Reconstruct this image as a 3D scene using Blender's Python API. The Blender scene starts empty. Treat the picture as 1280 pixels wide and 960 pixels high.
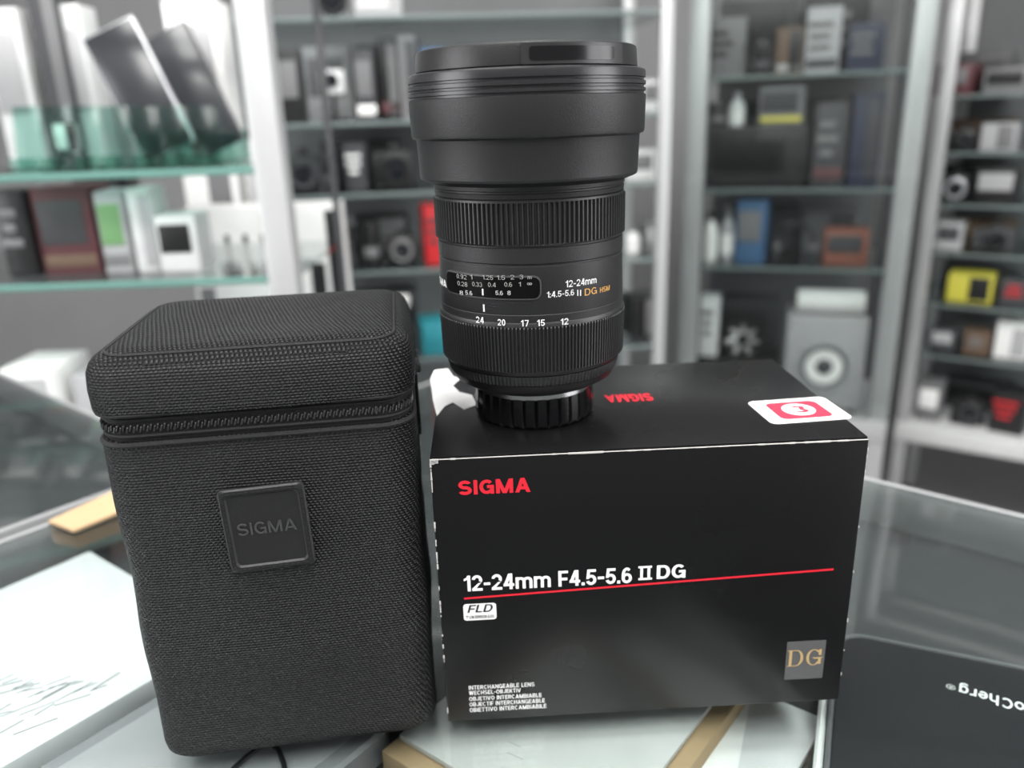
import bpy, bmesh, math, random, os
from mathutils import Vector, Matrix
random.seed(7)
COL = bpy.context.scene.collection
H = 0.235
FP = 1000.0
P = math.radians(18.5)
RL = 0.0332
Xv = Vector((1,0,0)); Fv = Vector((0,math.cos(P),-math.sin(P))); Dv = Vector((0,-math.sin(P),-math.cos(P)))
Rv = (Xv*math.cos(RL)+Dv*math.sin(RL)); Dn = (-Xv*math.sin(RL)+Dv*math.cos(RL))
C0 = Vector((0,0,H))
FLOOR = -0.95
def ray(px,py): return Fv*FP + Rv*(px-640) + Dn*(py-480)
def lhit(px,py,M,ax,val):
    Mi = M.inverted(); o = Mi@C0; d = Mi.to_3x3()@ray(px,py)
    return o + d*((val-o[ax])/d[ax])

# ---------------------------------------------------------------- materials
MC = {}
def nt(m):
    m.use_nodes = True; return m.node_tree
def mat(name, col, rough=0.5, metal=0.0, var=0.08, scale=40.0, bump=0.0, coat=0.0, emit=None, spec=0.5, bscale=None):
    if name in MC: return MC[name]
    m = bpy.data.materials.new(name); t = nt(m); b = t.nodes['Principled BSDF']
    tc = t.nodes.new('ShaderNodeTexCoord'); n = t.nodes.new('ShaderNodeTexNoise')
    n.inputs['Scale'].default_value = scale; n.inputs['Detail'].default_value = 4
    t.links.new(tc.outputs['Object'], n.inputs['Vector'])
    mx = t.nodes.new('ShaderNodeMix'); mx.data_type = 'RGBA'
    mx.inputs['A'].default_value = tuple(c*(1-var) for c in col)+(1,)
    mx.inputs['B'].default_value = tuple(min(1,c*(1+var)) for c in col)+(1,)
    t.links.new(n.outputs['Fac'], mx.inputs['Factor']); t.links.new(mx.outputs['Result'], b.inputs['Base Color'])
    b.inputs['Roughness'].default_value = rough; b.inputs['Metallic'].default_value = metal
    b.inputs['Coat Weight'].default_value = coat; b.inputs['Specular IOR Level'].default_value = spec
    if bump:
        bp = t.nodes.new('ShaderNodeBump'); bp.inputs['Strength'].default_value = bump; bp.inputs['Distance'].default_value = 0.0004
        n2 = t.nodes.new('ShaderNodeTexNoise'); n2.inputs['Scale'].default_value = bscale or scale*10
        t.links.new(tc.outputs['Object'], n2.inputs['Vector'])
        t.links.new(n2.outputs['Fac'], bp.inputs['Height']); t.links.new(bp.outputs['Normal'], b.inputs['Normal'])
    if emit:
        b.inputs['Emission Color'].default_value = (*col,1); b.inputs['Emission Strength'].default_value = emit
    MC[name] = m; return m
def glass(name, tint, f0=0.035, rough=0.03):
    if name in MC: return MC[name]
    m = bpy.data.materials.new(name); t = nt(m); t.nodes.remove(t.nodes['Principled BSDF'])
    out = t.nodes['Material Output']; L=t.links.new
    tr = t.nodes.new('ShaderNodeBsdfTransparent')
    tc = t.nodes.new('ShaderNodeTexCoord'); n = t.nodes.new('ShaderNodeTexNoise'); n.inputs['Scale'].default_value = 14; n.inputs['Detail'].default_value=5
    L(tc.outputs['Object'],n.inputs['Vector'])
    mc = t.nodes.new('ShaderNodeMix'); mc.data_type='RGBA'; mc.inputs['A'].default_value=tuple(c*0.97 for c in tint)+(1,); mc.inputs['B'].default_value=(*tint,1)
    L(n.outputs['Fac'],mc.inputs['Factor']); L(mc.outputs['Result'],tr.inputs['Color'])
    gl = t.nodes.new('ShaderNodeBsdfGlossy'); gl.inputs['Roughness'].default_value = rough
    ge = t.nodes.new('ShaderNodeNewGeometry'); dt=t.nodes.new('ShaderNodeVectorMath'); dt.operation='DOT_PRODUCT'
    L(ge.outputs['Incoming'],dt.inputs[0]); L(ge.outputs['Normal'],dt.inputs[1])
    ab=t.nodes.new('ShaderNodeMath'); ab.operation='ABSOLUTE'; L(dt.outputs['Value'],ab.inputs[0])
    su=t.nodes.new('ShaderNodeMath'); su.operation='SUBTRACT'; su.inputs[0].default_value=1; su.use_clamp=True; L(ab.outputs[0],su.inputs[1])
    pw=t.nodes.new('ShaderNodeMath'); pw.operation='POWER'; pw.inputs[1].default_value=5; L(su.outputs[0],pw.inputs[0])
    ma=t.nodes.new('ShaderNodeMath'); ma.operation='MULTIPLY_ADD'; ma.inputs[1].default_value=1-f0; ma.inputs[2].default_value=f0; ma.use_clamp=True; L(pw.outputs[0],ma.inputs[0])
    mx = t.nodes.new('ShaderNodeMixShader')
    L(ma.outputs[0], mx.inputs[0]); L(tr.outputs[0], mx.inputs[1]); L(gl.outputs[0], mx.inputs[2])
    L(mx.outputs[0], out.inputs[0]); MC[name] = m; return m
def nylon():
    m = bpy.data.materials.new('woven_nylon'); t = nt(m); b = t.nodes['Principled BSDF']; L=t.links.new
    def mth(op,a,c=None,d=None):
        n=t.nodes.new('ShaderNodeMath'); n.operation=op
        for i,v in enumerate((a,c,d)):
            if v is None: continue
            if isinstance(v,(int,float)): n.inputs[i].default_value=v
            else: L(v,n.inputs[i])
        return n.outputs[0]
    uv=t.nodes.new('ShaderNodeUVMap'); uv.uv_map='weave'
    nz=t.nodes.new('ShaderNodeTexNoise'); nz.inputs['Scale'].default_value=0.05; L(uv.outputs[0],nz.inputs['Vector'])
    sp=t.nodes.new('ShaderNodeSeparateXYZ'); L(uv.outputs[0],sp.inputs[0])
    wob=mth('MULTIPLY',nz.outputs['Fac'],0.8)
    v=mth('ADD',sp.outputs[1],wob); u0=mth('ADD',sp.outputs[0],wob)
    row=mth('FLOOR',v)
    u=mth('ADD',u0,mth('MULTIPLY',row,0.34))
    hu=mth('POWER',mth('ABSOLUTE',mth('SINE',mth('MULTIPLY',u,math.pi))),0.7)
    hv=mth('POWER',mth('ABSOLUTE',mth('SINE',mth('MULTIPLY',v,math.pi))),0.7)
    h=mth('MULTIPLY',hu,hv)
    bp=t.nodes.new('ShaderNodeBump'); bp.inputs['Strength'].default_value=1.0; bp.inputs['Distance'].default_value=0.0008
    L(h,bp.inputs['Height']); L(bp.outputs[0],b.inputs['Normal'])
    cr=t.nodes.new('ShaderNodeValToRGB')
    cr.color_ramp.elements[0].position=0.2; cr.color_ramp.elements[0].color=(0.0003,0.0003,0.0004,1)
    cr.color_ramp.elements[1].position=0.95; cr.color_ramp.elements[1].color=(0.0105,0.0105,0.0120,1)
    L(h,cr.inputs[0]); L(cr.outputs[0],b.inputs['Base Color'])
    b.inputs['Roughness'].default_value=0.45; b.inputs['Specular IOR Level'].default_value=0.26
    return m
NYL = nylon()
def weave_uv(o,a=0.00160,bb=0.00105):
    me=o.data; uvl=me.uv_layers.new(name='weave')
    for p in me.polygons:
        n=p.normal; ax=2 if abs(n.z)>0.7 else (0 if abs(n.x)>abs(n.y) else 1)
        for li in p.loop_indices:
            c=me.vertices[me.loops[li].vertex_index].co
            uvl.data[li].uv = (c.x/a,c.y/(bb*1.9)) if ax==2 else ((c.y/a,c.z/bb) if ax==0 else (c.x/a,c.z/bb))
    return o
ALU = mat('aluminium',(0.46,0.465,0.47),0.40,0.4,scale=8)
WHITE = mat('white_card',(0.80,0.80,0.79),0.5); OFFW = mat('off_white_plastic',(0.62,0.63,0.63),0.4)
BLK = mat('black_plastic',(0.012,0.012,0.013),0.4); DGR = mat('dark_grey',(0.045,0.046,0.050),0.5)
GRY = mat('mid_grey',(0.16,0.16,0.165),0.5); LGR = mat('light_grey',(0.38,0.38,0.39),0.5)
RED = mat('red_print',(0.50,0.02,0.025),0.45); MAR = mat('maroon_card',(0.09,0.03,0.035),0.5)
TEAL = mat('teal_card',(0.02,0.20,0.24),0.45); GRN = mat('green_card',(0.16,0.32,0.14),0.5)
BLU = mat('blue_card',(0.05,0.12,0.24),0.5); NAVY = mat('navy_card',(0.02,0.025,0.055),0.5)
YEL = mat('yellow_card',(0.58,0.53,0.07),0.5); ORA = mat('orange_card',(0.22,0.08,0.055),0.5)
KRA = mat('kraft_card',(0.38,0.265,0.15),0.7,scale=90); BRN = mat('brown_card',(0.12,0.075,0.05),0.6)
SILV = mat('silver_metal',(0.55,0.56,0.58),0.35,0.7); CHR = mat('chrome',(0.75,0.75,0.75),0.18,1.0)
SCR = mat('dark_screen',(0.01,0.011,0.014),0.08,coat=0.5); PSC = mat('phone_screen',(0.035,0.038,0.042),0.22,spec=0.6)
RAIL = mat('counter_rail',(0.30,0.305,0.31),0.4,0.3)
GT = glass('counter_glass',(0.90,0.93,0.925),0.05,0.05); GS = glass('shelf_glass',(0.88,0.92,0.915)); GD = glass('door_glass',(0.93,0.95,0.945),0.07)
ACR = glass('teal_acrylic',(0.62,0.80,0.75),0.03,0.2); EDG = mat('glass_edge_green',(0.12,0.25,0.215),0.3); EDD = mat('glass_edge_grey',(0.14,0.175,0.17),0.3)

# ---------------------------------------------------------------- geometry helpers
def B(): return bmesh.new()
def merge(bm, t, M=None):
    if M is not None: bmesh.ops.transform(t, matrix=M, verts=t.verts)
    me = bpy.data.meshes.new('tmp'); t.to_mesh(me); t.free(); bm.from_mesh(me); bpy.data.meshes.remove(me)
def box(bm, c, s, bev=0.0, M=None, seg=2):
    t = bmesh.new(); bmesh.ops.create_cube(t, size=1.0)
    for v in t.verts: v.co = Vector((v.co.x*s[0]+c[0], v.co.y*s[1]+c[1], v.co.z*s[2]+c[2]))
    if bev: bmesh.ops.bevel(t, geom=list(t.edges), offset=min(bev,min(s)*0.45), segments=seg, affect='EDGES', profile=0.5)
    merge(bm, t, M); return bm
def lathe(bm, prof, n=48, M=None, mod=None):
    t = bmesh.new(); rings = []
    for j,(r,z) in enumerate(prof):
        if r < 1e-6: rings.append([t.verts.new((0,0,z))]); continue
        ring = []
        for i in range(n):
            a = 2*math.pi*i/n; rr = r + (mod(i,j) if mod else 0)
            ring.append(t.verts.new((rr*math.sin(a), -rr*math.cos(a), z)))
        rings.append(ring)
    for a,b in zip(rings, rings[1:]):
        for i in range(n):
            k = (i+1)%n
            if len(a)==1 and len(b)==1: continue
            if len(a)==1: t.faces.new((a[0],b[k],b[i]))
            elif len(b)==1: t.faces.new((a[i],a[k],b[0]))
            else: t.faces.new((a[i],a[k],b[k],b[i]))
    bmesh.ops.recalc_face_normals(t, faces=t.faces)
    merge(bm, t, M); return bm
def cyl(bm, p0, p1, r, n=24, r1=None):
    p0=Vector(p0); p1=Vector(p1); d=p1-p0; L=d.length
    M = Matrix.Translation(p0) @ d.to_track_quat('Z','Y').to_matrix().to_4x4()
    r1 = r if r1 is None else r1
    return lathe(bm, [(0,0),(r,0),(r1,L),(0,L)], n, M)
def tube(bm, pts, r, n=8, closed=False):
    t = bmesh.new(); pts=[Vector(p) for p in pts]; N=len(pts); rings=[]
    for i,p in enumerate(pts):
        if closed: d=(pts[(i+1)%N]-pts[i-1])
        else: d=pts[min(i+1,N-1)]-pts[max(i-1,0)]
        d.normalize(); up=Vector((0,0,1))
        if abs(d.z)>0.95: up=Vector((0,1,0))
        a=d.cross(up).normalized(); b=a.cross(d)
        rings.append([t.verts.new(p+a*math.cos(2*math.pi*k/n)*r+b*math.sin(2*math.pi*k/n)*r) for k in range(n)])
    for i in range(N if closed else N-1):
        A=rings[i]; Bq=rings[(i+1)%N]
        for k in range(n): t.faces.new((A[k],A[(k+1)%n],Bq[(k+1)%n],Bq[k]))
    if not closed: t.faces.new(rings[0]); t.faces.new(rings[-1])
    bmesh.ops.recalc_face_normals(t, faces=t.faces); merge(bm,t); return bm
def prism(bm, pts, z0, z1, bev=0.0):
    t = bmesh.new(); f = t.faces.new([t.verts.new((p[0],p[1],z0)) for p in pts])
    r = bmesh.ops.extrude_face_region(t, geom=[f])
    for v in [g for g in r['geom'] if isinstance(g,bmesh.types.BMVert)]: v.co.z = z1
    bmesh.ops.recalc_face_normals(t, faces=t.faces)
    if bev: bmesh.ops.bevel(t, geom=list(t.edges), offset=bev, segments=2, affect='EDGES')
    merge(bm,t); return bm
def rr(hx,hy,r,k=8,s=6,bulge=0.0):
    out=[]; r=min(r,hx*0.98,hy*0.98)
    cs=[(hx-r,-hy+r,-90),(hx-r,hy-r,0),(-hx+r,hy-r,90),(-hx+r,-hy+r,180)]
    arcs=[[Vector((cx+r*math.cos(math.radians(a0+90*i/k)),cy+r*math.sin(math.radians(a0+90*i/k)))) for i in range(k+1)] for cx,cy,a0 in cs]
    for q in range(4):
        out+=arcs[q]; a=arcs[q][-1]; b=arcs[(q+1)%4][0]; d=(b-a); nn=Vector((d.y,-d.x)); 
        if nn.length>0: nn.normalize()
        for i in range(1,s): t=i/s; out.append(a+d*t+nn*bulge*math.sin(math.pi*t))
    return out
def loft(bm, rings, cap0=True, cap1=True):
    t=bmesh.new(); R=[[t.verts.new((p[0],p[1],z)) for p in pts] for pts,z in rings]
    n=len(R[0])
    for a,b in zip(R,R[1:]):
        for i in range(n): t.faces.new((a[i],a[(i+1)%n],b[(i+1)%n],b[i]))
    if cap0: t.faces.new(R[0][::-1])
    if cap1: t.faces.new(R[-1])
    bmesh.ops.recalc_face_normals(t, faces=t.faces); merge(bm,t); return bm
def obj(name, bm, m, parent=None, sharp=35, label=None):
    me = bpy.data.meshes.new(name); bm.to_mesh(me); bm.free()
    me.materials.append(m)
    for p in me.polygons: p.use_smooth=True
    me.set_sharp_from_angle(angle=math.radians(sharp))
    o = bpy.data.objects.new(name, me); COL.objects.link(o)
    if parent: o.parent = parent
    if label: o['label']=label
    return o
def thing(name, label, cat, loc=(0,0,0), rz=0, group=None):
    o = bpy.data.objects.new(name, None); COL.objects.link(o); o.empty_display_size=0.02
    o.location=loc; o.rotation_euler=(0,0,rz); o['label']=label; o['category']=cat
    if group: o['group']=group
    return o
def MW(loc,rz): return Matrix.Translation(Vector(loc)) @ Matrix.Rotation(rz,4,'Z')

# ---- drawn sans lettering: every glyph from straight and curved strokes, cap height 1
def glyph(ch, w, hs, serif=False):
    q=[]
    def V(x,y0=0,y1=1): q.append([(x,y0),(x+w,y0),(x+w,y1),(x,y1)])
    def Hh(y,x0,x1): q.append([(x0,y),(x1,y),(x1,y+hs),(x0,y+hs)])
    def D(x0,y0,x1,y1,ww=None):
        ww=ww or w*1.08; q.append([(x0,y0),(x0+ww,y0),(x1+ww,y1),(x1,y1)])
    def A(cx,cy,rx,ry,a0,a1):
        n=max(4,int(abs(a1-a0)/10)); ix=max(0.01,rx-w); iy=max(0.01,ry-hs)
        for i in range(n):
            s=math.radians(a0+(a1-a0)*i/n); e=math.radians(a0+(a1-a0)*(i+1)/n)
            q.append([(cx+rx*math.cos(s),cy+ry*math.sin(s)),(cx+rx*math.cos(e),cy+ry*math.sin(e)),(cx+ix*math.cos(e),cy+iy*math.sin(e)),(cx+ix*math.cos(s),cy+iy*math.sin(s))])
    def poly(*p): q.append(list(p))
    W=0.72; m=(1-hs)/2; ww=w*1.08; X=0.74
    if ch=='A': W=0.84; D(0,0,(W-ww)/2,1); D(W-ww,0,(W-ww)/2,1); Hh(0.2,W*0.18,W*0.82)
    elif ch=='B': V(0); Hh(0,0,.4); Hh(m,0,.4); Hh(1-hs,0,.4); A(.39,(1+m)/2,.29,(1-m)/2,-90,90); A(.40,(m+hs)/2,.32,(m+hs)/2,-90,90)
    elif ch=='C': W=.78; A(W/2,.5,W/2,.5,42,318)
    elif ch=='D':
        W=.76; V(0); Hh(0,0,.38); Hh(1-hs,0,.38); A(.38,.5,.38,.5,-90,90)
        if serif: Hh(0,-.09,.1); Hh(1-hs,-.09,.1)
    elif ch=='E': W=.64; V(0); Hh(0,0,W); Hh(m,0,W*.93); Hh(1-hs,0,W)
    elif ch=='F': W=.60; V(0); Hh(m-.03,0,W*.92); Hh(1-hs,0,W)
    elif ch=='G':
        W=.80; A(W/2,.5,W/2,.5,42,322); Hh(.40,W*.52,W); V(W-w,0.0 if not serif else .08,.42)
        if serif: Hh(.44,W*.42,W+.08); V(W-w,.62,.98)
    elif ch=='H': V(0); V(W-w); Hh(m,0,W)
    elif ch=='I': W=w; V(0)
    elif ch=='J': W=.56; V(W-w,.28,1); A(W/2,.29,W/2,.29,180,360)
    elif ch=='K': V(0); D(w*.7,.34,W-ww,1); D(W-ww,0,.20,.62)
    elif ch=='L': W=.58; V(0); Hh(0,0,W)
    elif ch=='M': W=.94; V(0); V(W-w); D(0,1,(W-ww)/2,0); D(W-ww,1,(W-ww)/2,0)
    elif ch=='N': W=.76; V(0); V(W-w); D(0,1,W-ww,0)
    elif ch=='O': W=.82; A(W/2,.5,W/2,.5,0,360)
    elif ch in 'PR':
        V(0); Hh(.40,0,.4); Hh(1-hs,0,.4); A(.39,.70,.31,.30,-90,90)
        if ch=='R': D(W-ww,0,.30,.44)
    elif ch=='S': W=.74; a=(1+hs)/4; A(W/2,1-a,W/2*.96,a,22,270); A(W/2,a,W/2,a,-158,90)
    elif ch=='T': W=.68; Hh(1-hs,0,W); V((W-w)/2)
    elif ch=='U': V(0,.3,1); V(W-w,.3,1); A(W/2,.31,W/2,.31,180,360)
    elif ch=='V': W=.8; D(0,1,(W-ww)/2,0); D(W-ww,1,(W-ww)/2,0)
    elif ch=='W': W=1.1; D(0,1,.22,0); D(.45,1,.22,0); D(.45,1,W-ww-.22,0); D(W-ww,1,W-ww-.22,0)
    elif ch=='X': D(0,0,W-ww,1); D(W-ww,0,0,1)
    elif ch=='0': W=.62; A(W/2,.5,W/2,.5,0,360)
    elif ch=='1': W=.40; V(W-w); poly((0,.66),(W-w*.5,.76),(W-w*.5,1),(W-w*.9,1),(W-w*1.3,.86),(0,.80))
    elif ch=='2': W=.64; A(W/2,.69,W/2,.31,-28,172); Hh(0,0,W); poly((0,hs*.9),(0,hs*.2),(w*1.1,hs*.6),(W-w*.2,.56),(W-w*.9,.44+hs*.3),(W-w*1.25,.50))
    elif ch=='3': W=.62; A(W/2*.97,.735,W/2*.94,.265,-90,165); A(W/2,.285,W/2,.285,-165,90)
    elif ch=='4': W=.66; V(W-w*1.55); Hh(.20,0,W); D(0,.26,W-w*1.55-ww*.3,1,ww)
    elif ch=='5': W=.64; Hh(1-hs,.08,W*.96); D(.02,.40,.09,1,w*.95); A(W/2,.325,W/2,.325,-162,128)
    elif ch=='6': W=.64; A(W/2,.32,W/2,.32,0,360); A(W/2,.5,W/2,.5,48,215)
    elif ch=='8': W=.62; A(W/2,.735,W/2*.93,.265,0,360); A(W/2,.285,W/2,.285,0,360)
    elif ch=='9': W=.64; A(W/2,.68,W/2,.32,0,360); A(W/2,.5,W/2,.5,-132,35)
    elif ch=='m':
        W=1.04; r=(W+w)/4; V(0,0,X); A(r,X-.27,r,.27,0,180); A(W-r,X-.27,r,.27,0,180); V((W-w)/2,0,X-.26); V(W-w,0,X-.26)
    elif ch=='h': W=.60; V(0); A(W/2,X-.28,W/2,.28,0,180); V(W-w,0,X-.27)
    elif ch=='o': W=.64; A(W/2,X/2,W/2,X/2,0,360)
    elif ch=='e': W=.62; A(W/2,X/2,W/2,X/2,0,322); Hh(X/2-hs/2,w*.5,W)
    elif ch=='r': W=.42; V(0,0,X); A(.36,X-.30,.36,.30,75,180)
    elif ch=='g': W=.62; A(W/2,X/2,W/2,X/2,0,360); V(W-w,-.06,X); A(W/2,-.03,W/2,.23,180+25,360)
    elif ch=='.': W=w; q.append([(0,0),(w,0),(w,w),(0,w)])
    elif ch==':': W=w; q.append([(0,0),(w,0),(w,w),(0,w)]); q.append([(0,.5),(w,.5),(w,.5+w),(0,.5+w)])
    elif ch=='-': W=.40; Hh(.34,0,W)
    elif ch=='"': W=w*2.2; V(0,.68,1); V(w*1.2,.68,1)
    elif ch=='l': W=w; V(0)
    elif ch=='@': # registered mark
        W=1.0
        for i in range(36):
            s=2*math.pi*i/36; e=2*math.pi*(i+1)/36
            q.append([(.5+.5*math.cos(s),.5+.5*math.sin(s)),(.5+.5*math.cos(e),.5+.5*math.sin(e)),(.5+.42*math.cos(e),.5+.42*math.sin(e)),(.5+.42*math.cos(s),.5+.42*math.sin(s))])
        _,rq=glyph('R',.16,.14)
        for p in rq: q.append([(.32+x*.5,.25+y*.5) for x,y in p])
    elif ch=='~': W=1.0; A(.27,.5,.27,.25,0,360); A(.73,.5,.27,.25,0,360)
    elif ch==' ': W=.30
    return W,q
def textbm(s, w=None, h=None, wt=0.19, ext=0.0, shear=0.0, gap=0.11, serif=False, con=0.88):
    t=bmesh.new(); x=0; polys=[]
    hs=wt*con
    for ch in s:
        W,q=glyph(ch,wt,hs,serif)
        for p in q: polys.append([(x+a+shear*b,b) for a,b in p])
        x+=W+gap
    xs=[a for p in polys for a,b in p]; ys=[b for p in polys for a,b in p]
    x0,x1,y0,y1=min(xs),max(xs),min(ys),max(ys)
    if h is None: h=(y1-y0)*w/(x1-x0)
    if w is None: w=(x1-x0)*h/(y1-y0)
    for i,p in enumerate(polys):
        c=[((a-(x0+x1)/2)/(x1-x0)*w,(b-(y0+y1)/2)/(y1-y0)*h) for a,b in p]
        ar=sum(c[k][0]*c[(k+1)%len(c)][1]-c[(k+1)%len(c)][0]*c[k][1] for k in range(len(c)))
        if ar<0: c=c[::-1]
        z=0 if ext else (i%7)*2e-6
        f=t.faces.new([t.verts.new((a,b,z)) for a,b in c])
    if ext:
        r=bmesh.ops.extrude_face_region(t,geom=list(t.faces))
        for v in [g for g in r['geom'] if isinstance(g,bmesh.types.BMVert)]: v.co.z+=ext*h
    return t
def orient(o,r,u):
    r=Vector(r).normalized(); u=Vector(u).normalized(); n=r.cross(u); M=Matrix.Identity(4)
    for i in range(3): M[i][0]=r[i]; M[i][1]=u[i]; M[i][2]=n[i]; M[i][3]=o[i]
    return M
def xf(t,M): bmesh.ops.transform(t,matrix=M,verts=t.verts); return t
def rrect(w,h,r,z=0.0,t=0.0002):
    b=B(); prism(b,[tuple(p) for p in rr(w/2,h/2,r,k=5,s=1)],z,z+t); return b

# ================================================================ SETTING
def struct(name,bm,m):
    o=obj(name,bm,m); o['kind']='structure'; return o
fm=mat('floor_vinyl',(0.36,0.36,0.36),0.35,scale=6,var=0.12); wm=mat('wall_paint',(0.32,0.32,0.325),0.8,scale=4)
b=B(); box(b,(0,0.9,FLOOR-0.05),(5.2,5.4,0.1)); struct('floor',b,fm)
b=B(); box(b,(0,3.05,0.4),(5.2,0.1,2.7)); struct('wall_back',b,wm)
for nm,sx in (('wall_left',-1),('wall_right',1)):
    b=B(); x=2.55*sx
    box(b,(x,1.65,0.4),(0.1,2.7,2.7)); box(b,(x,-1.5,0.4),(0.1,0.6,2.7)); box(b,(x,-0.45,-0.6),(0.1,1.5,0.7)); box(b,(x,-0.45,1.6),(0.1,1.5,0.3)); struct(nm,b,wm)
b=B(); box(b,(0,0.6,1.80),(5.2,5.0,0.1)); struct('ceiling',b,mat('ceiling_paint',(0.8,0.8,0.8),0.9))
for i,sx in enumerate((-1,1)):  # unseen side windows, added to give the lens barrel its vertical highlights
    x=2.53*sx
    b=B()
    for y in (-1.18,-0.45,0.28): box(b,(x,y,0.6),(0.06,0.05,1.7),0.004)
    for z in (-0.23,1.43): box(b,(x,-0.45,z),(0.06,1.5,0.05),0.004)
    wf=obj('window_%d'%(i+1),b,ALU); wf['kind']='structure'
    b=B(); box(b,(x+0.02*sx,-0.45,0.6),(0.006,1.46,1.64)); obj('frosted_pane',b,mat('frosted_daylight',(0.96,0.97,1.0),0.5,emit=1.1),wf)  # glowing pane added to light the lens from the side
    L=bpy.data.lights.new('window_daylight','AREA'); L.shape='RECTANGLE'; L.size=1.4; L.size_y=1.6; L.energy=26; L.color=(0.98,0.98,1.0)  # area lamp added in front of each added pane
    lo=bpy.data.objects.new('window_daylight',L); COL.objects.link(lo); lo.location=(x-0.06*sx,-0.45,0.6); lo.rotation_euler=(math.pi/2,0,math.pi/2*sx)
for lx in (-0.85,0.0,0.85):
    for ly in (-0.75,0.45):
        t=thing('ceiling_light','white rectangular fluorescent ceiling light panel','ceiling light',(lx,ly,1.75),0,'ceiling light panels')
        b=B(); box(b,(0,0,-0.02),(0.54,1.04,0.04),0.004); obj('housing',b,WHITE,t)
        b=B(); box(b,(0,0,-0.043),(0.50,1.0,0.006)); obj('diffuser',b,mat('diffuser',(1,1,1),0.5,emit=3.0),t)
        L=bpy.data.lights.new('panel_light','AREA'); L.shape='RECTANGLE'; L.size=0.5; L.size_y=1.0; L.energy=21; L.color=(1.0,0.985,0.955)
        lo=bpy.data.objects.new('panel_light',L); COL.objects.link(lo); lo.location=(lx,ly,1.69)

# ================================================================ COUNTER
dr=Vector((0.766,-0.643)); nn=Vector((0.643,0.766))
def sn(s,n,z=0): p=dr*s+nn*n; return (p.x*H,p.y*H,z)
TH=math.atan2(dr.y,dr.x)
DECK=mat('deck_black',(0.030,0.031,0.033),0.6)
def counter(label,s0,s1,n0,n1):
    c=sn((s0+s1)/2,(n0+n1)/2,FLOOR); W=(s1-s0)*H; D=(n1-n0)*H
    t=thing('display_counter',label,'counter',c,TH)
    zt=-FLOOR; fw=0.005
    b=B(); box(b,(0,0,zt-0.003),(W-2*fw,D-2*fw,0.006),0.0008); obj('glass_top',b,GT,t)
    for x,y,w,d in ((0,D/2-fw/2,W,fw),(0,-D/2+fw/2,W,fw),(W/2-fw/2,0,fw,D-2*fw),(-W/2+fw/2,0,fw,D-2*fw)):
        b=B(); box(b,(x,y,zt-0.017),(w,d,0.034),0.0015); obj('frame_rail',b,RAIL,t)
    b=B(); box(b,(0,0,zt-0.036),(W-2*fw,D-2*fw,0.012)); obj('deck',b,DECK,t)
    for x,y,w,d in ((0,D/2-0.01,W-0.03,0.012),(0,-D/2+0.01,W-0.03,0.012),(W/2-0.01,0,0.012,D-0.05),(-W/2+0.01,0,0.012,D-0.05)):
        b=B(); box(b,(x,y,(zt-0.042+0.08)/2),(w,d,zt-0.042-0.08)); obj('side_panel',b,GRY,t)
    b=B(); box(b,(0,0,0.04),(W-0.06,D-0.06,0.08)); obj('plinth',b,DGR,t)
    return t
counter('glass topped display counter with thin metal frame carrying the lens box',-2.224,1.9,-1.9,2.22)
counter('second glass topped counter beyond the left corner of the first',-4.5,-2.27,-1.0,1.15)
# cardboard strip lying on the glass behind the pouch
Mi_=Matrix.Identity(4)
q=[lhit(px,py,Mi_,2,0.0015) for px,py in ((60,652),(160,606),(190,612),(190,624),(92,664))]
c=sum(q,Vector())/len(q)
t=thing('cardboard_strip','short tan cardboard strip lying on the glass just left of the pouch','cardboard',(c.x,c.y,0.0002))
b=B(); prism(b,[(p.x-c.x,p.y-c.y) for p in q],0,0.002,0.0003); obj('strip_sheet',b,KRA,t)

DZ=-0.030
def slab(name,label,cat,c,u,v,lu,lv,z0):
    u=Vector(u).normalized(); v=Vector((-u.y,u.x)) if Vector((-u.y,u.x)).dot(Vector(v))>0 else Vector((u.y,-u.x))
    cx=Vector(c)+u*lu/2+v*lv/2
    t=thing(name,label,cat,(cx.x*0.245,cx.y*0.245,z0),math.atan2(u.y,u.x))
    return t,lu*0.245,lv*0.245
ca=(-1.078,1.791)
au=Vector((0.79,-0.61)); av=Vector((-0.61,-0.79))
t,w,d=slab('product_box','flat white product box with grey line drawings under the glass left of the pouch','box',ca,au,av,0.60,1.25,DZ)
b=B(); box(b,(0,0,0.0095),(w,d,0.019),0.0012); obj('body',b,mat('white_box_card',(0.76,0.76,0.77),0.4),t)
b=B()
Mt=MW(t.location,t.rotation_euler.z)
for q in range(70):
    px=random.uniform(0,200); py=random.uniform(845,945)
    p=lhit(px,py,Mt,2,0.0192)
    if abs(p.x)>w/2-0.012 or abs(p.y)>d/2-0.012: continue
    L=random.uniform(0.004,0.018)
    box(b,(0,0,0),(random.uniform(0.0002,0.0005),L,0.0003),0,Matrix.Translation((p.x,p.y,0.0192))@Matrix.Rotation(-0.25+random.uniform(-0.35,0.35),4,'Z'))
obj('line_drawing',b,mat('drawing_grey',(0.22,0.22,0.23),0.6),t)
t,w,d=slab('tablet_box','silver grey flat tablet box under the glass beneath the pouch','box',Vector(ca)+au*0.64-av*0.02,au,av,0.42,1.1,DZ)
b=B(); loft(b,[(rr(w/2-i,d/2-i,0.008),z) for i,z in ((0.002,0),(0,0.002),(0,0.015),(0.0015,0.017))]); obj('body',b,mat('silver_card',(0.24,0.24,0.25),0.4),t)
b=rrect(w-0.016,d-0.016,0.004,0.017,0.0003); obj('top_panel',b,mat('silver_panel',(0.36,0.36,0.37),0.35),t)
pu=Vector((-0.78,0.62))
t,w,d=slab('cardboard_box','brown kraft cardboard box lying under the glass beneath the white leaflet','box',(0.102,0.832),pu,(0.62,0.78),0.445,0.9,DZ)
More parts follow.
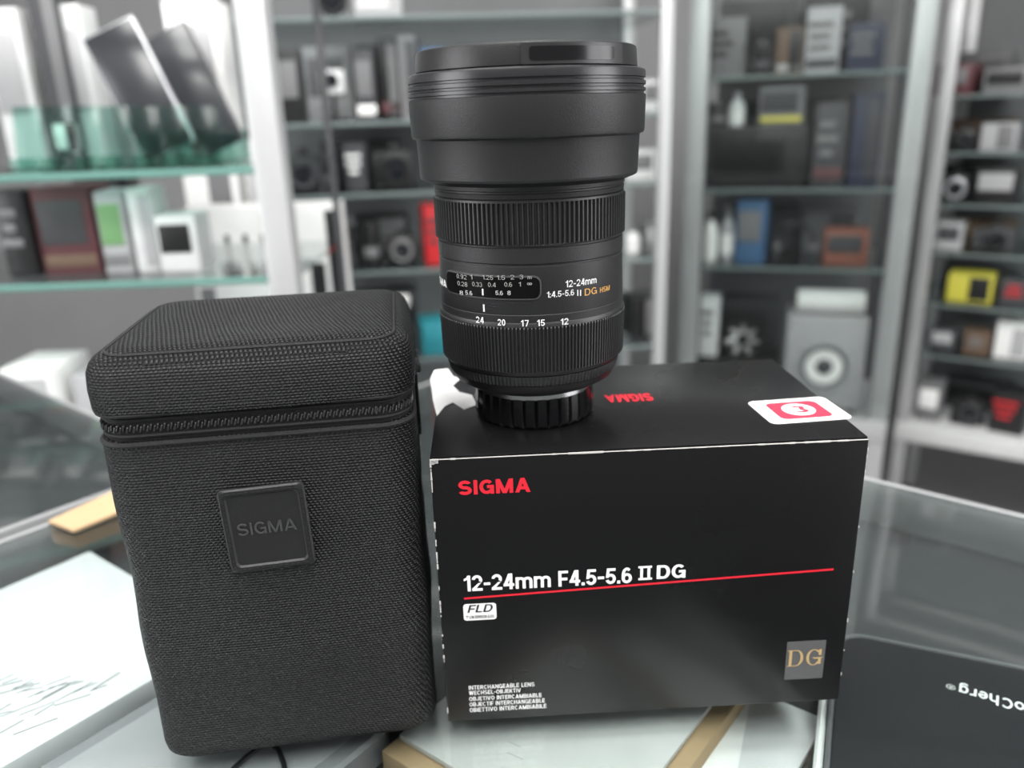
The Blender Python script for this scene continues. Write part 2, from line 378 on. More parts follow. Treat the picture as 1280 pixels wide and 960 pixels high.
b=B(); box(b,(0,0,0.0065),(w,d,0.013),0.0008); obj('body',b,KRA,t)
b=B(); box(b,(0,0,0.0131),(w*0.98,0.012,0.0002)); obj('tape_strip',b,mat('tape',(0.5,0.38,0.24),0.3),t)
t,w,d=slab('leaflet','white leaflet with faint creases on the kraft box below the glass','leaflet',(0.100,0.878),pu,(0.62,0.78),0.405,0.75,DZ+0.0135)
b=B(); box(b,(0,0,0.0015),(w,d,0.003),0.0006); obj('leaflet_sheets',b,mat('paper_grey',(0.50,0.50,0.49),0.5,scale=25,var=0.25),t)
b=B()
for q in range(10): box(b,(0,0,0),(random.uniform(0.003,0.010),0.0002,0.0002),0,Matrix.Translation((random.uniform(-w/2.6,w/2.6),random.uniform(-d/2.2,d/2.2),0.0031))@Matrix.Rotation(random.uniform(-0.5,0.9),4,'Z'))
obj('crease',b,LGR,t)
t,w,d=slab('envelope','pale grey envelope under the glass between the kraft box and the mouse pad','envelope',(0.555,1.19),(-0.62,-0.78),(-0.78,0.62),0.5,0.140,DZ)
b=B(); box(b,(0,0,0.002),(w,d,0.004),0.0006); obj('envelope_body',b,mat('paper_pale',(0.62,0.62,0.63),0.5),t)
b=B(); prism(b,[(-w/2,-d/2),(w/2,-d/2),(0,0)],0.004,0.0045); obj('flap',b,WHITE,t)
mu=Vector((0.915,-0.403)); mv=Vector((-0.403,-0.915)); mc=Vector((0.634,1.372))
t,w,d=slab('laptop_box','white flat box with rounded corners under the glass below the mouse pad','box',mc-mu*0.014-mv*0.008,mu,mv,0.95,0.74,DZ)
b=B(); loft(b,[(rr(w/2-i,d/2-i,0.017),z) for i,z in ((0.002,0),(0,0.002),(0,0.0145),(0.0012,0.016))]); obj('body',b,WHITE,t)
t,w,d=slab('mouse_pad','black rounded mouse pad with upside down pale lettering at right','mouse pad',mc,mu,mv,0.92,0.72,DZ+0.0163)
b=B(); loft(b,[(rr(w/2-i,d/2-i,0.016,k=12),z) for i,z in ((0.0004,0),(0,0.0005),(0,0.0022),(0.0005,0.0026))]); obj('pad_surface',b,mat('pad_cloth',(0.012,0.0125,0.014),0.85,bump=0.6,bscale=2500,spec=0.2),t)
b=B(); tube(b,[(p[0],p[1],0.0026) for p in rr(w/2-0.0014,d/2-0.0014,0.0146,k=12)],0.0012,8,True); obj('edge_stitching',b,mat('stitch_grey',(0.10,0.10,0.105),0.7,bump=0.8,bscale=1500),t)
Mt=MW(t.location,t.rotation_euler.z)
PGP=mat('pad_print',(0.8,0.8,0.8),0.6)
p0=lhit(1199,860,Mt,2,0.0028); p1=lhit(1281,884,Mt,2,0.0028)
Rr=(p0-p1).normalized(); Uu=Vector((0,0,1)).cross(Rr); ln=(p1-p0).length
tb=textbm('oCherg',w=ln*1.00,h=ln*0.36,wt=0.16); xf(tb,orient(p0-Rr*ln*0.50,Rr,Uu)); obj('lettering',tb,PGP,t)
tb=textbm('@',h=0.0036); xf(tb,orient(p0+Rr*0.0032+Uu*0.001,Rr,Uu)); obj('lettering',tb,PGP,t)
t=thing('cable','thin black cable under the glass between the pouch and the carton','cable',(0,0,DZ))
pts=[]
for i in range(13):
    f=i/12; pts.append((-0.118+0.05*f,0.255+0.02*math.sin(f*6)-0.02*f,0.0200))
b=B(); tube(b,pts,0.0011,8); obj('cable_strand',b,BLK,t)

# ================================================================ LENS CARTON
CW,CD,CH=0.692*H,0.432*H,0.500*H
crz=math.radians(1.93)
cloc=Vector((-0.1314*H,1.1385*H,0.0002))
cart=thing('lens_carton','glossy black printed lens carton lying on its side under the lens','box',cloc,crz)
MCt=MW(cloc,crz)
def carton_mat():
    m=bpy.data.materials.new('glossy_black_print'); t=nt(m); b=t.nodes['Principled BSDF']
    tc=t.nodes.new('ShaderNodeTexCoord'); n=t.nodes.new('ShaderNodeTexNoise'); n.inputs['Scale'].default_value=12; n.inputs['Detail'].default_value=6
    t.links.new(tc.outputs['Object'],n.inputs['Vector'])
    mr=t.nodes.new('ShaderNodeMapRange'); mr.inputs['To Min'].default_value=0.24; mr.inputs['To Max'].default_value=0.32
    t.links.new(n.outputs['Fac'],mr.inputs[0]); t.links.new(mr.outputs[0],b.inputs['Roughness'])
    b.inputs['Base Color'].default_value=(0.0045,0.0045,0.005,1); b.inputs['Specular IOR Level'].default_value=0.36
    bp=t.nodes.new('ShaderNodeBump'); bp.inputs['Strength'].default_value=0.05; bp.inputs['Distance'].default_value=0.002
    n2=t.nodes.new('ShaderNodeTexNoise'); n2.inputs['Scale'].default_value=15; t.links.new(tc.outputs['Object'],n2.inputs['Vector'])
    t.links.new(n2.outputs['Fac'],bp.inputs['Height']); t.links.new(bp.outputs[0],b.inputs['Normal'])
    return m
CM=carton_mat()
b=B(); box(b,(CW/2,CD/2,CH/2),(CW,CD,CH),0.0007); obj('carton_body',b,CM,cart)
b=B(); box(b,(CW/2,CD/2,CH+0.00035),(CW-0.001,CD-0.001,0.0006),0.0002); obj('top_flap',b,CM,cart)
WRN=mat('worn_paper',(0.50,0.485,0.47),0.8)
b=B(); x=0
box(b,(CW/2,0.0000,CH-0.0003),(CW-0.001,0.0003,0.00026))
while x<CW-0.002:
    L=random.uniform(0.0008,0.005)
    if random.random()<0.4: box(b,(x+L/2,-0.00005,CH-0.0003),(L,0.0003,random.uniform(0.0003,0.0007)))
    x+=L
for q in range(14): box(b,(0.0005+random.random()*0.002,-0.00003,CH-0.0006-random.random()*0.0012),(0.0012,0.0003,0.0008))
obj('worn_top_edge',b,WRN,cart,label='scuffed white top edge')
for nm,x0,pp,wd in (('worn_side_edge',0.00022,0.30,0.0006),('worn_side_edge',CW-0.00015,0.10,0.0003)):
    b=B(); z=0.004
    while z<CH-0.002:
        L=random.uniform(0.0005,0.0028)
        if random.random()<pp+(0.5 if z>CH*0.88 else 0): box(b,(x0,-0.00002,z+L/2),(random.uniform(0.0002,wd),0.0003,L))
        z+=L*random.uniform(0.8,1.8)
    obj(nm,b,WRN,cart,label='scuffed white side edge')
WP=mat('white_print',(0.80,0.80,0.80),0.4); RP=mat('bright_red_print',(0.62,0.012,0.028),0.35)
EP=-0.00018
def fr(px,py): return lhit(px,py,MCt,1,EP)
def front_text(s,xa,ya,xb,yb,hp,m,wt=0.19,shear=0,gap=0.11,name='lettering',dy=0,serif=False,con=0.88):
    a=fr(xa,ya); c=fr(xb,yb); mid=(a+c)/2; px,py=(xa+xb)/2,(ya+yb)/2
    hh=abs(fr(px,py-hp/2).z-fr(px,py+hp/2).z)
    tb=textbm(s,w=abs(c.x-a.x),h=hh,wt=wt,shear=shear,gap=gap,serif=serif,con=con)
    xf(tb,orient((mid.x,EP+dy,mid.z),(1,0,0),(0,0,1))); return obj(name,tb,m,cart)
front_text('SIGMA',573,610,663,606,18,RP,wt=0.21,gap=0.10,name='brand_lettering',con=1.05)
front_text('12-24mm F4.5-5.6',580,730.5,790,718,19.5,WP,wt=0.19,gap=0.085,name='model_lettering')
def bars(pxl,m,name):
    b=B()
    for x,y,wp,hp in pxl:
        q=fr(x,y); e=fr(x+wp,y); g=fr(x,y+hp); box(b,(q.x,EP,q.z),(abs(e.x-q.x),0.0001,abs(g.z-q.z)))
    obj(name,b,m,cart)
bars([(802,716.4,3.4,16),(811,715.9,3.4,16),(806.5,708.8,17,2.4),(806.5,723.6,17,2.4)],WP,'model_lettering')
front_text('DG',821,715.3,857,713.5,17,WP,wt=0.20,gap=0.09,name='model_lettering')
a=fr(580,748); c=fr(1042,711.5); b=B()
t_=bmesh.new(); vs=[t_.verts.new(v) for v in ((a.x,EP,a.z-0.0005),(c.x,EP,c.z-0.0005),(c.x,EP,c.z+0.0004),(a.x,EP,a.z+0.0003))]; t_.faces.new(vs); merge(b,t_); obj('red_line',b,RP,cart)
def fpanel(xa,ya,xb,yb,r,m,name,dy=0.0):
    a=fr(xa,yb); c=fr(xb,ya); w=abs(c.x-a.x); h=abs(c.z-a.z); p=rrect(w,h,r,0,0.0001)
    xf(p,orient(((a.x+c.x)/2,EP+0.0001+dy,(a.z+c.z)/2),(1,0,0),(0,0,1))); return obj(name,p,m,cart)
fpanel(580,753.5,620,776,0.0012,WP,'badge')
front_text('FLD',584,761.2,616,759.2,9.5,BLK,wt=0.17,shear=0.22,dy=-0.0002,name='badge_lettering')
front_text('"F" LOW DISPERSION GLASS',582.5,771.6,618,769.6,3.8,BLK,wt=0.18,dy=-0.0002,name='badge_lettering')
fpanel(980,800,1033,850,0.0003,mat('grey_plate',(0.085,0.085,0.088),0.35),'grade_plate')
front_text('DG',984,823,1028,820.5,20,mat('gold_lettering',(0.42,0.30,0.14),0.4),wt=0.15,con=0.35,gap=0.16,serif=True,dy=-0.0002,name='plate_lettering')
for i,(s,x1) in enumerate((('INTERCHANGEABLE LENS',668),('WECHSEL-OBJEKTIV',651),('OBJETIVO INTERCAMBIABLE',677),('OBJECTIF INTERCHANGEABLE',681),('OBIETTIVO INTERCAMBIABILE',683))):
    y=858.5+i*6.9; front_text(s,586+i*0.3,y+1.3,x1,y-3.2+(668-x1)*0.02,5.0,WP,wt=0.17,gap=0.14,name='small_lettering')
TZ=CH+0.0008
def tp(px,py): return lhit(px,py,MCt,2,TZ)
a=tp(757,499); c=tp(815,495.5); hh=abs(tp(786,502).y-tp(786,492.5).y)
tb=textbm('SIGMA',w=abs(c.x-a.x),h=hh,wt=0.21,gap=0.10,con=1.05); xf(tb,orient(((a.x+c.x)/2,(a.y+c.y)/2,TZ),(-1,0,0),(0,-1,0))); obj('brand_lettering',tb,RP,cart)
sw,sd=0.0335,0.0260; sc=(tp(998,512.5))
st=math.radians(4)
Ms=Matrix.Translation((sc.x,sc.y,TZ-0.0001))@Matrix.Rotation(st,4,'Z')
SW=mat('sticker_white',(0.74,0.73,0.73),0.35); SR=mat('sticker_red',(0.46,0.03,0.06),0.45,spec=0.3)
pb=rrect(sw,sd,0.003,0,0.0002); xf(pb,Ms); stk=obj('sticker',pb,SW,cart,label='white rounded sticker')
pb=rrect(0.0215,0.0185,0.003,0.0002,0.0001); xf(pb,Ms); obj('sticker_square',pb,SR,stk)
b=B(); lathe(b,[(0,0.00038),(0.0066,0.00038),(0.0066,0.0003)],40,Ms); obj('sticker_disc',b,SW,stk)
b=B(); tt=[]
for i in range(13):
    a_=math.radians(130+i*20); tt.append((0.0052*math.cos(a_),0.0052*math.sin(a_),0.0005))
tb=textbm('3',w=0.0058,h=0.0076,wt=0.24); xf(tb,Ms@orient((0.0006,0,0.00045),(1,0,0),(0,1,0))); obj('sticker_glyph',tb,SR,stk)
pts=[tp(*q) for q in ((546,520),(541,500),(538,474),(543,463),(560,461),(566,470),(575,474),(566,482),(574,490),(590,494),(596,506),(580,512),(566,503),(556,508))]
b=B(); prism(b,[(p.x,p.y) for p in pts],TZ-0.0001,TZ+0.0001); obj('torn_label',b,WP,cart,label='white torn label remnant')

# ================================================================ LENS
base=lhit(668,520,Matrix.Identity(4),1,1.338*H)
LC=Vector((base.x,1.338*H,cloc.z+CH+0.0010))
lens=thing('camera_lens','black wide angle zoom lens standing upright on the glossy carton','camera lens',LC,0)
def pr(y,w):
    r=w/2/FP*(LC.y*math.cos(P)); 
    for _ in range(6):
        rr_=ray(666,y); z=C0.z+(LC.y-r)*rr_.z/rr_.y
        depth=LC.y*math.cos(P)-(z-C0.z)*math.sin(P); tn=w/2/FP; r=tn*depth/math.sqrt(1+tn*tn)
    return (r, z-LC.z)
def prs(l): return [pr(*q) for q in l]
LB=mat('lens_matte_black',(0.013,0.013,0.0142),0.42,bump=0.3,bscale=2600,scale=60,spec=0.48)
LRim=mat('lens_rim_satin',(0.016,0.016,0.018),0.28,bump=0.1,bscale=2600,scale=60,spec=0.65)
LR=mat('lens_rubber',(0.017,0.017,0.018),0.36,bump=0.2,bscale=2500,spec=0.6); LG=mat('lens_gloss_black',(0.006,0.006,0.007),0.18)
rc=prs([(537,140),(533,146),(512,147),(500,148)]); z0=rc[0][1]; rc=[(r,z-z0) for r,z in rc]
SH=-z0
def pz(l): return [(r,z+SH*(1-max(0,z)/0.02) if z<0.02 else z) for r,z in prs(l)]
zc=pz([(500,148)])[0][1]
b=B(); lathe(b,[(0,0),(rc[0][0],0),(rc[1][0],0.0012),(rc[1][0]+0.0002,0.006),(rc[2][0],zc-0.0004),(0,zc-0.0004)],192,mod=lambda i,j:(-0.0009 if (i%6 in(0,)) and 1<j<5 else 0)); obj('rear_cap',b,LG,lens)
q0=pz([(500,146),(495,146)]); b=B(); lathe(b,[(q0[0][0],q0[0][1]-0.0004),(q0[0][0],q0[1][1])],96); obj('mount_ring',b,CHR,lens,label='thin chrome mount ring')
bar=pz([(496,150),(495,176),(492,196),(484,204)])
b=B(); lathe(b,[(0.01,bar[0][1])]+bar,128); obj('rear_barrel',b,LB,lens)
g=pz([(484,203),(483,207),(474,212),(472,213)]); b=B(); lathe(b,[(g[0][0]-0.002,g[0][1])]+g,560,mod=lambda i,j:(0.00022 if i%4<2 else -0.00012) if j in(2,3) else 0); obj('knurled_ring',b,LR,lens)
zr=pz([(471,214),(468,219),(466,222),(410,228.5),(406,228.5),(404,227)]); b=B()
lathe(b,[(zr[0][0]-0.003,zr[0][1])]+zr[:3],160); lathe(b,zr[3:]+[(zr[-1][0]-0.002,zr[-1][1])],160)
NZ=165
lathe(b,[zr[2],zr[2],zr[3],zr[3]],NZ*4,mod=lambda i,j:(0.00042 if i%4<2 else -0.00042) if j in(1,2) else 0); zring=obj('zoom_ring',b,LR,lens)
b=B()
for i in range(NZ):
    a=2*math.pi*(i*4+0.5)/(NZ*4); r=zr[3][0]+0.00040
    box(b,(0,0,0),(0.00042,0.00016,random.uniform(0.0003,0.0007)),0,Matrix.Translation((r*math.sin(a),-r*math.cos(a),zr[3][1]-0.0002))@Matrix.Rotation(a,4,'Z'))
obj('worn_rib_edge',b,mat('rib_edge_grey',(0.14,0.14,0.14),0.5),zring)
br=pz([(404,226),(395,227.5),(394,226.8),(393,227.5),(334,229),(333,227),(331,227),(330,230),(311,231),(310,228),(307,228)])
b=B(); lathe(b,br,160); barrel=obj('barrel',b,LB,lens,sharp=20)
fr_=pz([(308,231),(306,233.5),(254,237),(251,237),(250,235)]); b=B()
lathe(b,[(fr_[0][0]-0.002,fr_[0][1])]+fr_[:2],160); lathe(b,fr_[2:]+[(fr_[-1][0]-0.003,fr_[-1][1])],160)
lathe(b,[fr_[1],fr_[1],fr_[2],fr_[2]],125*4,mod=lambda i,j:(0.0005 if i%4<2 else -0.0006) if j in(1,2) else 0); obj('focus_ring',b,LR,lens)
hc=pz([(251,232),(249,236),(243,238),(242,236.5),(240,236.5),(239,239),(234,240),(233,250)]); b=B(); lathe(b,hc,160); obj('hood_collar',b,LB,lens,sharp=20)
hd=pz([(234,240),(231,262),(229,270),(226,272),(176,279),(174,280),(172.5,288),(171,290),(167,292),(122,297),(119,297)])
b=B(); lathe(b,hd,192); hood=obj('lens_hood',b,LB,lens,sharp=15)
hr=pz([(119,297),(118,292.5),(115,292.5),(114,297.5),(110,297.5),(109,292.5),(106,292.5),(105,298),(100,298),(99,293),(96,293),(95,298),(87,298),(84,297),(82,290),(82,250)])
b=B(); lathe(b,hr,192); obj('grooved_rim',b,LRim,hood,sharp=15)
cp=pz([(82,272),(80,278),(56,277),(52,275.5),(50.5,271),(50,258)]); b=B(); lathe(b,cp+[(0.02,cp[-1][1]),(0,cp[-1][1])],192); cap=obj('lens_cap',b,mat('cap_satin',(0.014,0.014,0.015),0.34,bump=0.2,bscale=2500),lens)
def cylhit(px,py,r):
    d=ray(px,py); o=C0-LC; A=d.x*d.x+d.y*d.y; Bq=2*(o.x*d.x+o.y*d.y); Cc=o.x*o.x+o.y*o.y-r*r
    disc=max(0,Bq*Bq-4*A*Cc); t=(-Bq-math.sqrt(disc))/(2*A); p=o+d*t
    return math.atan2(p.x,-p.y),p.z
def patch(f0,f1,z0,z1,r,t,rad,n=28,m=10):
    b=B(); g=[]
    for j in range(m+1):
        z=z0+(z1-z0)*(0.5-0.5*math.cos(math.pi*j/m)); e=min(z-z0,z1-z); ins=0 if e>=rad else rad-math.sqrt(max(0,rad*rad-(rad-e)**2))
        row=[]
        for i in range(n+1):
            f=f0+ins/r+(f1-f0-2*ins/r)*i/n; row.append(b.verts.new(((r+t)*math.sin(f),-(r+t)*math.cos(f),z)))
        g.append(row)
    for j in range(m):
        for i in range(n): b.faces.new((g[j][i],g[j][i+1],g[j+1][i+1],g[j+1][i]))
    out=g[0]+[g[j][n] for j in range(1,m)]+g[m][::-1]+[g[j][0] for j in range(m-1,0,-1)]
    low=[b.verts.new(Vector((v.co.x*(r-0.0003)/(r+t),v.co.y*(r-0.0003)/(r+t),v.co.z))) for v in out]
    for i in range(len(out)): k=(i+1)%len(out); b.faces.new((out[i],low[i],low[k],out[k]))
    return b
rb=pr(365,228.5)[0]
def ch(px,py,r=None): return cylhit(px,py,r or rb)
f0,z1=ch(559,336); f1,z0=ch(677,374)
win=obj('distance_window',patch(f0,f1,z0,z1,rb,0.0005,0.0026),mat('window_rim',(0.07,0.07,0.073),0.25),lens,label='glossy black distance scale window')
e=0.00055
obj('window_glass',patch(f0+e/rb,f1-e/rb,z0+e,z1-e,rb,0.0007,0.0022),mat('window_black',(0.002,0.002,0.0025),0.12,spec=0.3),win)
def cyltext(s,px,py,hp,m,parent,wpx=None,wt=0.17,r=None,t=0.0005,shear=0,name='lettering',gap=0.12):
    r=r or rb; f,z=ch(px,py,r); hh=abs(ch(px,py-hp/2,r)[1]-ch(px,py+hp/2,r)[1])
    w=None
    if wpx: w=(ch(px+wpx/2,py,r)[0]-ch(px-wpx/2,py,r)[0])*r
    tb=textbm(s,w=w,h=hh,wt=wt,shear=shear,gap=gap)
    for v in tb.verts:
        a=f+v.co.x/r; rz=r+t+v.co.z; v.co=Vector((rz*math.sin(a),-rz*math.cos(a),z+v.co.y))
    return obj(name,tb,m,parent)
LW=mat('lens_print_white',(0.75,0.75,0.75),0.5); LGd=mat('lens_print_gold',(0.58,0.31,0.08),0.5); LDm=mat('scale_print',(0.30,0.30,0.285),0.5); LDw=mat('scale_print_white',(0.5,0.5,0.5),0.5)
T=0.0009
for s,x,w in (('0.92',579,12),('1',591,2.6),('1.25',611,13),('1.5',627,10),('2',641,4.5),('3',652,4.5)): cyltext(s,x,346.5-abs(x-620)*0.03,5.5,LDm,win,w,t=T,wt=0.13)
for s,x,w in (('0.28',580,12),('0.33',598,12),('0.4',616,9.5),('0.6',636,9.5),('1',650,2.6),('~',662,6)): cyltext(s,x,355.5-abs(x-620)*0.03,5.5 if s!='~' else 3.0,LDm,win,w,t=T,wt=0.13)
for s,x,w in (('8',579,4),('5.6',588,8.5),('5.6',625,9),('8',637,4)): cyltext(s,x,365.5,5.2,LDw,win,w,t=T,wt=0.14)
cyltext('l',605,364.5,8,LW,win,1.8,t=T)
cyltext('m',662,346.5,3.5,LDm,win,5,t=T,wt=0.13)
cyltext('12-24mm',727.5,352.5,8.5,LW,barrel,38,t=0.00012,wt=0.17)
cyltext('1:4.5-5.6',701,367,7.5,LW,barrel,34,t=0.00012,wt=0.16)
for x in (722,725.5): cyltext('l',x,366,7.5,LW,barrel,1.3,t=0.00012)
cyltext('DG',738.5,364,8.5,LGd,barrel,15,t=0.00012,wt=0.14)
cyltext('HSM',756,361,6.5,LGd,barrel,12,t=0.00012,wt=0.16)
cyltext('l',605,385,9,LW,barrel,2,t=0.00012)
for s,x,y in (('24',601,400.5),('20',627.5,403.5),('17',656,404.5),('15',676,404),('12',705,402.5)):
    if s=='17':
        cyltext('1',x-3,y-1,8,LW,barrel,3.2,t=0.0006,wt=0.18)
        f,z=ch(x+2.5,y-1); hh=abs(ch(x,y-5)[1]-ch(x,y+3)[1])
        b=B(); r_=rb+0.0006
        for poly in (((-.5,.36),(.5,.36),(.5,.5),(-.5,.5)),((-.28,-.5),(.02,-.5),(.5,.36),(.24,.36))):
            b.faces.new([b.verts.new((r_*math.sin(f+a_*0.0014/rb),-r_*math.cos(f+a_*0.0014/rb),z+c_*hh)) for a_,c_ in poly])
        obj('lettering',b,LW,barrel)
    else: cyltext(s,x,y-1,8,LW,barrel,9.5,t=0.0006,wt=0.18)
f,z=ch(556,354); tb=textbm('SIGMA',w=0.016,h=0.0028,wt=0.2)
for v in tb.verts: a=f+(v.co.x-0.006)/rb; v.co=Vector(((rb+0.00012)*math.sin(a),-(rb+0.00012)*math.cos(a),z+v.co.y))
obj('lettering',tb,LW,barrel)
rc_=pr(65,277)[0]; fa,za=cylhit(651,54,rc_); fb,zb=cylhit(774,80,rc_); fc,zc_=cylhit(661,58,rc_); fd,zd=cylhit(764,75,rc_)
tab=obj('release_tab',patch(fa,fb,zb,za,rc_,0.0012,0.0006),mat('tab_satin',(0.026,0.026,0.028),0.34),cap)  # tab colour lightened to stand in for a highlight on its rim
obj('tab_recess',patch(fc,fd,zd,zc_,rc_,0.0014,0.001),LG,tab)

# ================================================================ SOFT POUCH
PW,PD,PH=0.460*H,0.40*H,0.704*H
prz=math.radians(7.5)
pfl=Vector((-0.602*H,1.058*H,0))
Ru=Vector((math.cos(prz),math.sin(prz),0)); Rn=Vector((-math.sin(prz),math.cos(prz),0))
ploc=pfl+Ru*PW/2+Rn*PD/2+Vector((0,0,0.0002))
pouch=thing('lens_pouch','tall black woven nylon lens pouch with zipped lid left of the carton','lens case',ploc,prz)
MP=MW(ploc,prz)
hx,hy=PW/2,PD/2; R0=0.012
zl=0.568*H; zu=0.614*H
def ringp(i,z,bu=0.0,r=R0): return (rr(hx-i,hy-i,r,k=8,s=10,bulge=bu),z)
b=B(); rings=[]
for i,z in ((0.010,0.0006),(0.005,0.0),(0.0018,0.0010),(0.0004,0.003),(0.0,0.006)): rings.append(ringp(i,z,0))
for k in range(1,13):
    z=0.006+(zl-0.006)*k/12; rings.append(ringp(0.0005*math.sin(k*1.1)*math.sin(math.pi*k/12),z,0.0014*math.sin(math.pi*k/12)+0.0005*math.sin(k*2.1)*math.sin(math.pi*k/12)))
rings.append(ringp(0.0012,zl+0.0008,0)); rings.append(ringp(0.004,zl+0.001))
loft(b,rings); weave_uv(obj('pouch_body',b,NYL,pouch,sharp=60))
ZT=mat('zip_tape',(0.008,0.008,0.009),0.7,bump=0.6,bscale=2500,spec=0.35)
b=B(); tube(b,[(p[0],p[1],zl) for p in rr(hx-0.0003,hy-0.0003,R0)],0.0010,8,True); obj('piping',b,ZT,pouch)
b=B(); loft(b,[ringp(0.0022,zl),ringp(0.0014,zl+0.001),ringp(0.0014,(zl+zu)/2),ringp(0.0014,zu-0.001),ringp(0.0022,zu)]); zt=obj('zipper_tape',b,ZT,pouch)
b=B(); ring=rr(hx-0.0010,hy-0.0010,R0,k=10,s=10)
def along(ring,step):
    out=[]; n=len(ring); acc=0
    for i in range(n):
        a=ring[i]; c=ring[(i+1)%n]; L=(c-a).length
        if L<1e-9: continue
        while acc<L: out.append((a+(c-a)*(acc/L),(c-a)/L)); acc+=step
        acc-=L
    return out
zm=(zl+zu)/2+0.0004
for q,(p,dd) in enumerate(along(ring,0.0011)):
    ang=math.atan2(dd.y,dd.x)
    box(b,(0,0,0),(0.0006,0.0016,0.0021),0.0001,Matrix.Translation((p.x,p.y,zm+(0.0003 if q%2 else -0.0003)))@Matrix.Rotation(ang,4,'Z')@Matrix.Rotation(0.3,4,'Y'),1)
obj('zipper_teeth',b,mat('zip_teeth',(0.024,0.024,0.025),0.32),zt,sharp=20)
for zz in (zm-0.0029,zm+0.0029):
    b=B(); tube(b,[(p[0],p[1],zz) for p in rr(hx-0.0012,hy-0.0012,R0)],0.0007,8,True); obj('tape_fold',b,ZT,zt)
b=B(); lr=[]
top=PH-0.002
for i,z in ((0.003,zu-0.001),(0.0,zu-0.0008),(-0.0008,zu+0.001),(-0.0010,zu+0.008),(-0.0006,top-0.0055),(0.0004,top-0.0028),(0.0018,top-0.0010),(0.0038,top-0.0000),(0.0052,top-0.0002),(0.0064,top+0.0008),(0.010,top+0.0016),(0.018,top+0.0018),(0.028,top+0.0010),(0.036,top+0.0004),(0.044,top+0.0002)):
    lr.append(ringp(i,z,0.0010 if i<0.001 else 0,r=max(0.0025,R0-max(0,i)*0.4)))
loft(b,lr); weave_uv(obj('pouch_lid',b,NYL,pouch,sharp=60))
b=B(); tube(b,[(p[0],p[1],top+0.0002) for p in rr(hx-0.0052,hy-0.0052,0.0099)],0.0006,6,True); obj('lid_seam',b,ZT,pouch)
b=B(); tube(b,[(p[0],p[1],zu) for p in rr(hx-0.0001,hy-0.0001,R0)],0.0010,8,True); obj('piping',b,ZT,pouch)
b=B(); box(b,(hx+0.0006,0.004,zm),(0.004,0.009,0.006),0.0012); box(b,(hx+0.003,0.010,zm-0.001),(0.0015,0.014,0.004),0.0006); obj('zipper_slider',b,mat('dark_metal',(0.08,0.08,0.085),0.35,0.8),pouch)
b=B(); box(b,(hx+0.0012,0.022,zl-0.006),(0.0022,0.018,0.045),0.0008); obj('webbing_tab',b,ZT,pouch)
b=B(); box(b,(0,hy+0.0012,PH*0.42),(0.045,0.002,0.07),0.0008); obj('belt_loop',b,ZT,pouch)
FY=-hy-0.0022
pa=lhit(279,662,MP,1,FY); pb_=lhit(388,660,MP,1,FY); pt=lhit(332,608,MP,1,FY); pbm=lhit(336,712,MP,1,FY)
pw=abs(pb_.x-pa.x); ph=abs(pt.z-pbm.z); pc=((pa.x+pb_.x)/2,-hy-0.0014,(pt.z+pbm.z)/2)
PM=orient(pc,(math.cos(0.03),0,math.sin(0.03)),(-math.sin(0.03),0,math.cos(0.03)))
RUB=mat('patch_rubber',(0.012,0.012,0.013),0.45,bump=0.3,bscale=1200,spec=0.4)
b=B(); loft(b,[(rr(pw/2-i,ph/2-i,0.0018),z) for i,z in ((0,-0.0018),(0,0.0005),(0.0006,0.0010),(0.0022,0.0010),(0.0028,0.0004))]); xf(b,PM); ptch=obj('logo_patch',b,RUB,pouch)
b=B(); ring=rr(pw/2-0.0015,ph/2-0.0015,0.002,k=6,s=8)
for p,dd in along(ring,0.0021): box(b,(0,0,0),(0.0014,0.0004,0.0003),0.0001,Matrix.Translation((p.x,p.y,0.0011))@Matrix.Rotation(math.atan2(dd.y,dd.x),4,'Z'))
xf(b,PM); obj('stitching',b,BLK,ptch)
a=lhit(299,660,MP,1,FY); c=lhit(373,658,MP,1,FY)
tb=textbm('SIGMA',w=abs(c.x-a.x),h=0.0046,wt=0.13,gap=0.16,ext=0.08); xf(tb,PM@Matrix.Translation((0,0.0006,0.0004))); obj('embossed_lettering',tb,mat('emboss',(0.055,0.055,0.057),0.3),ptch)

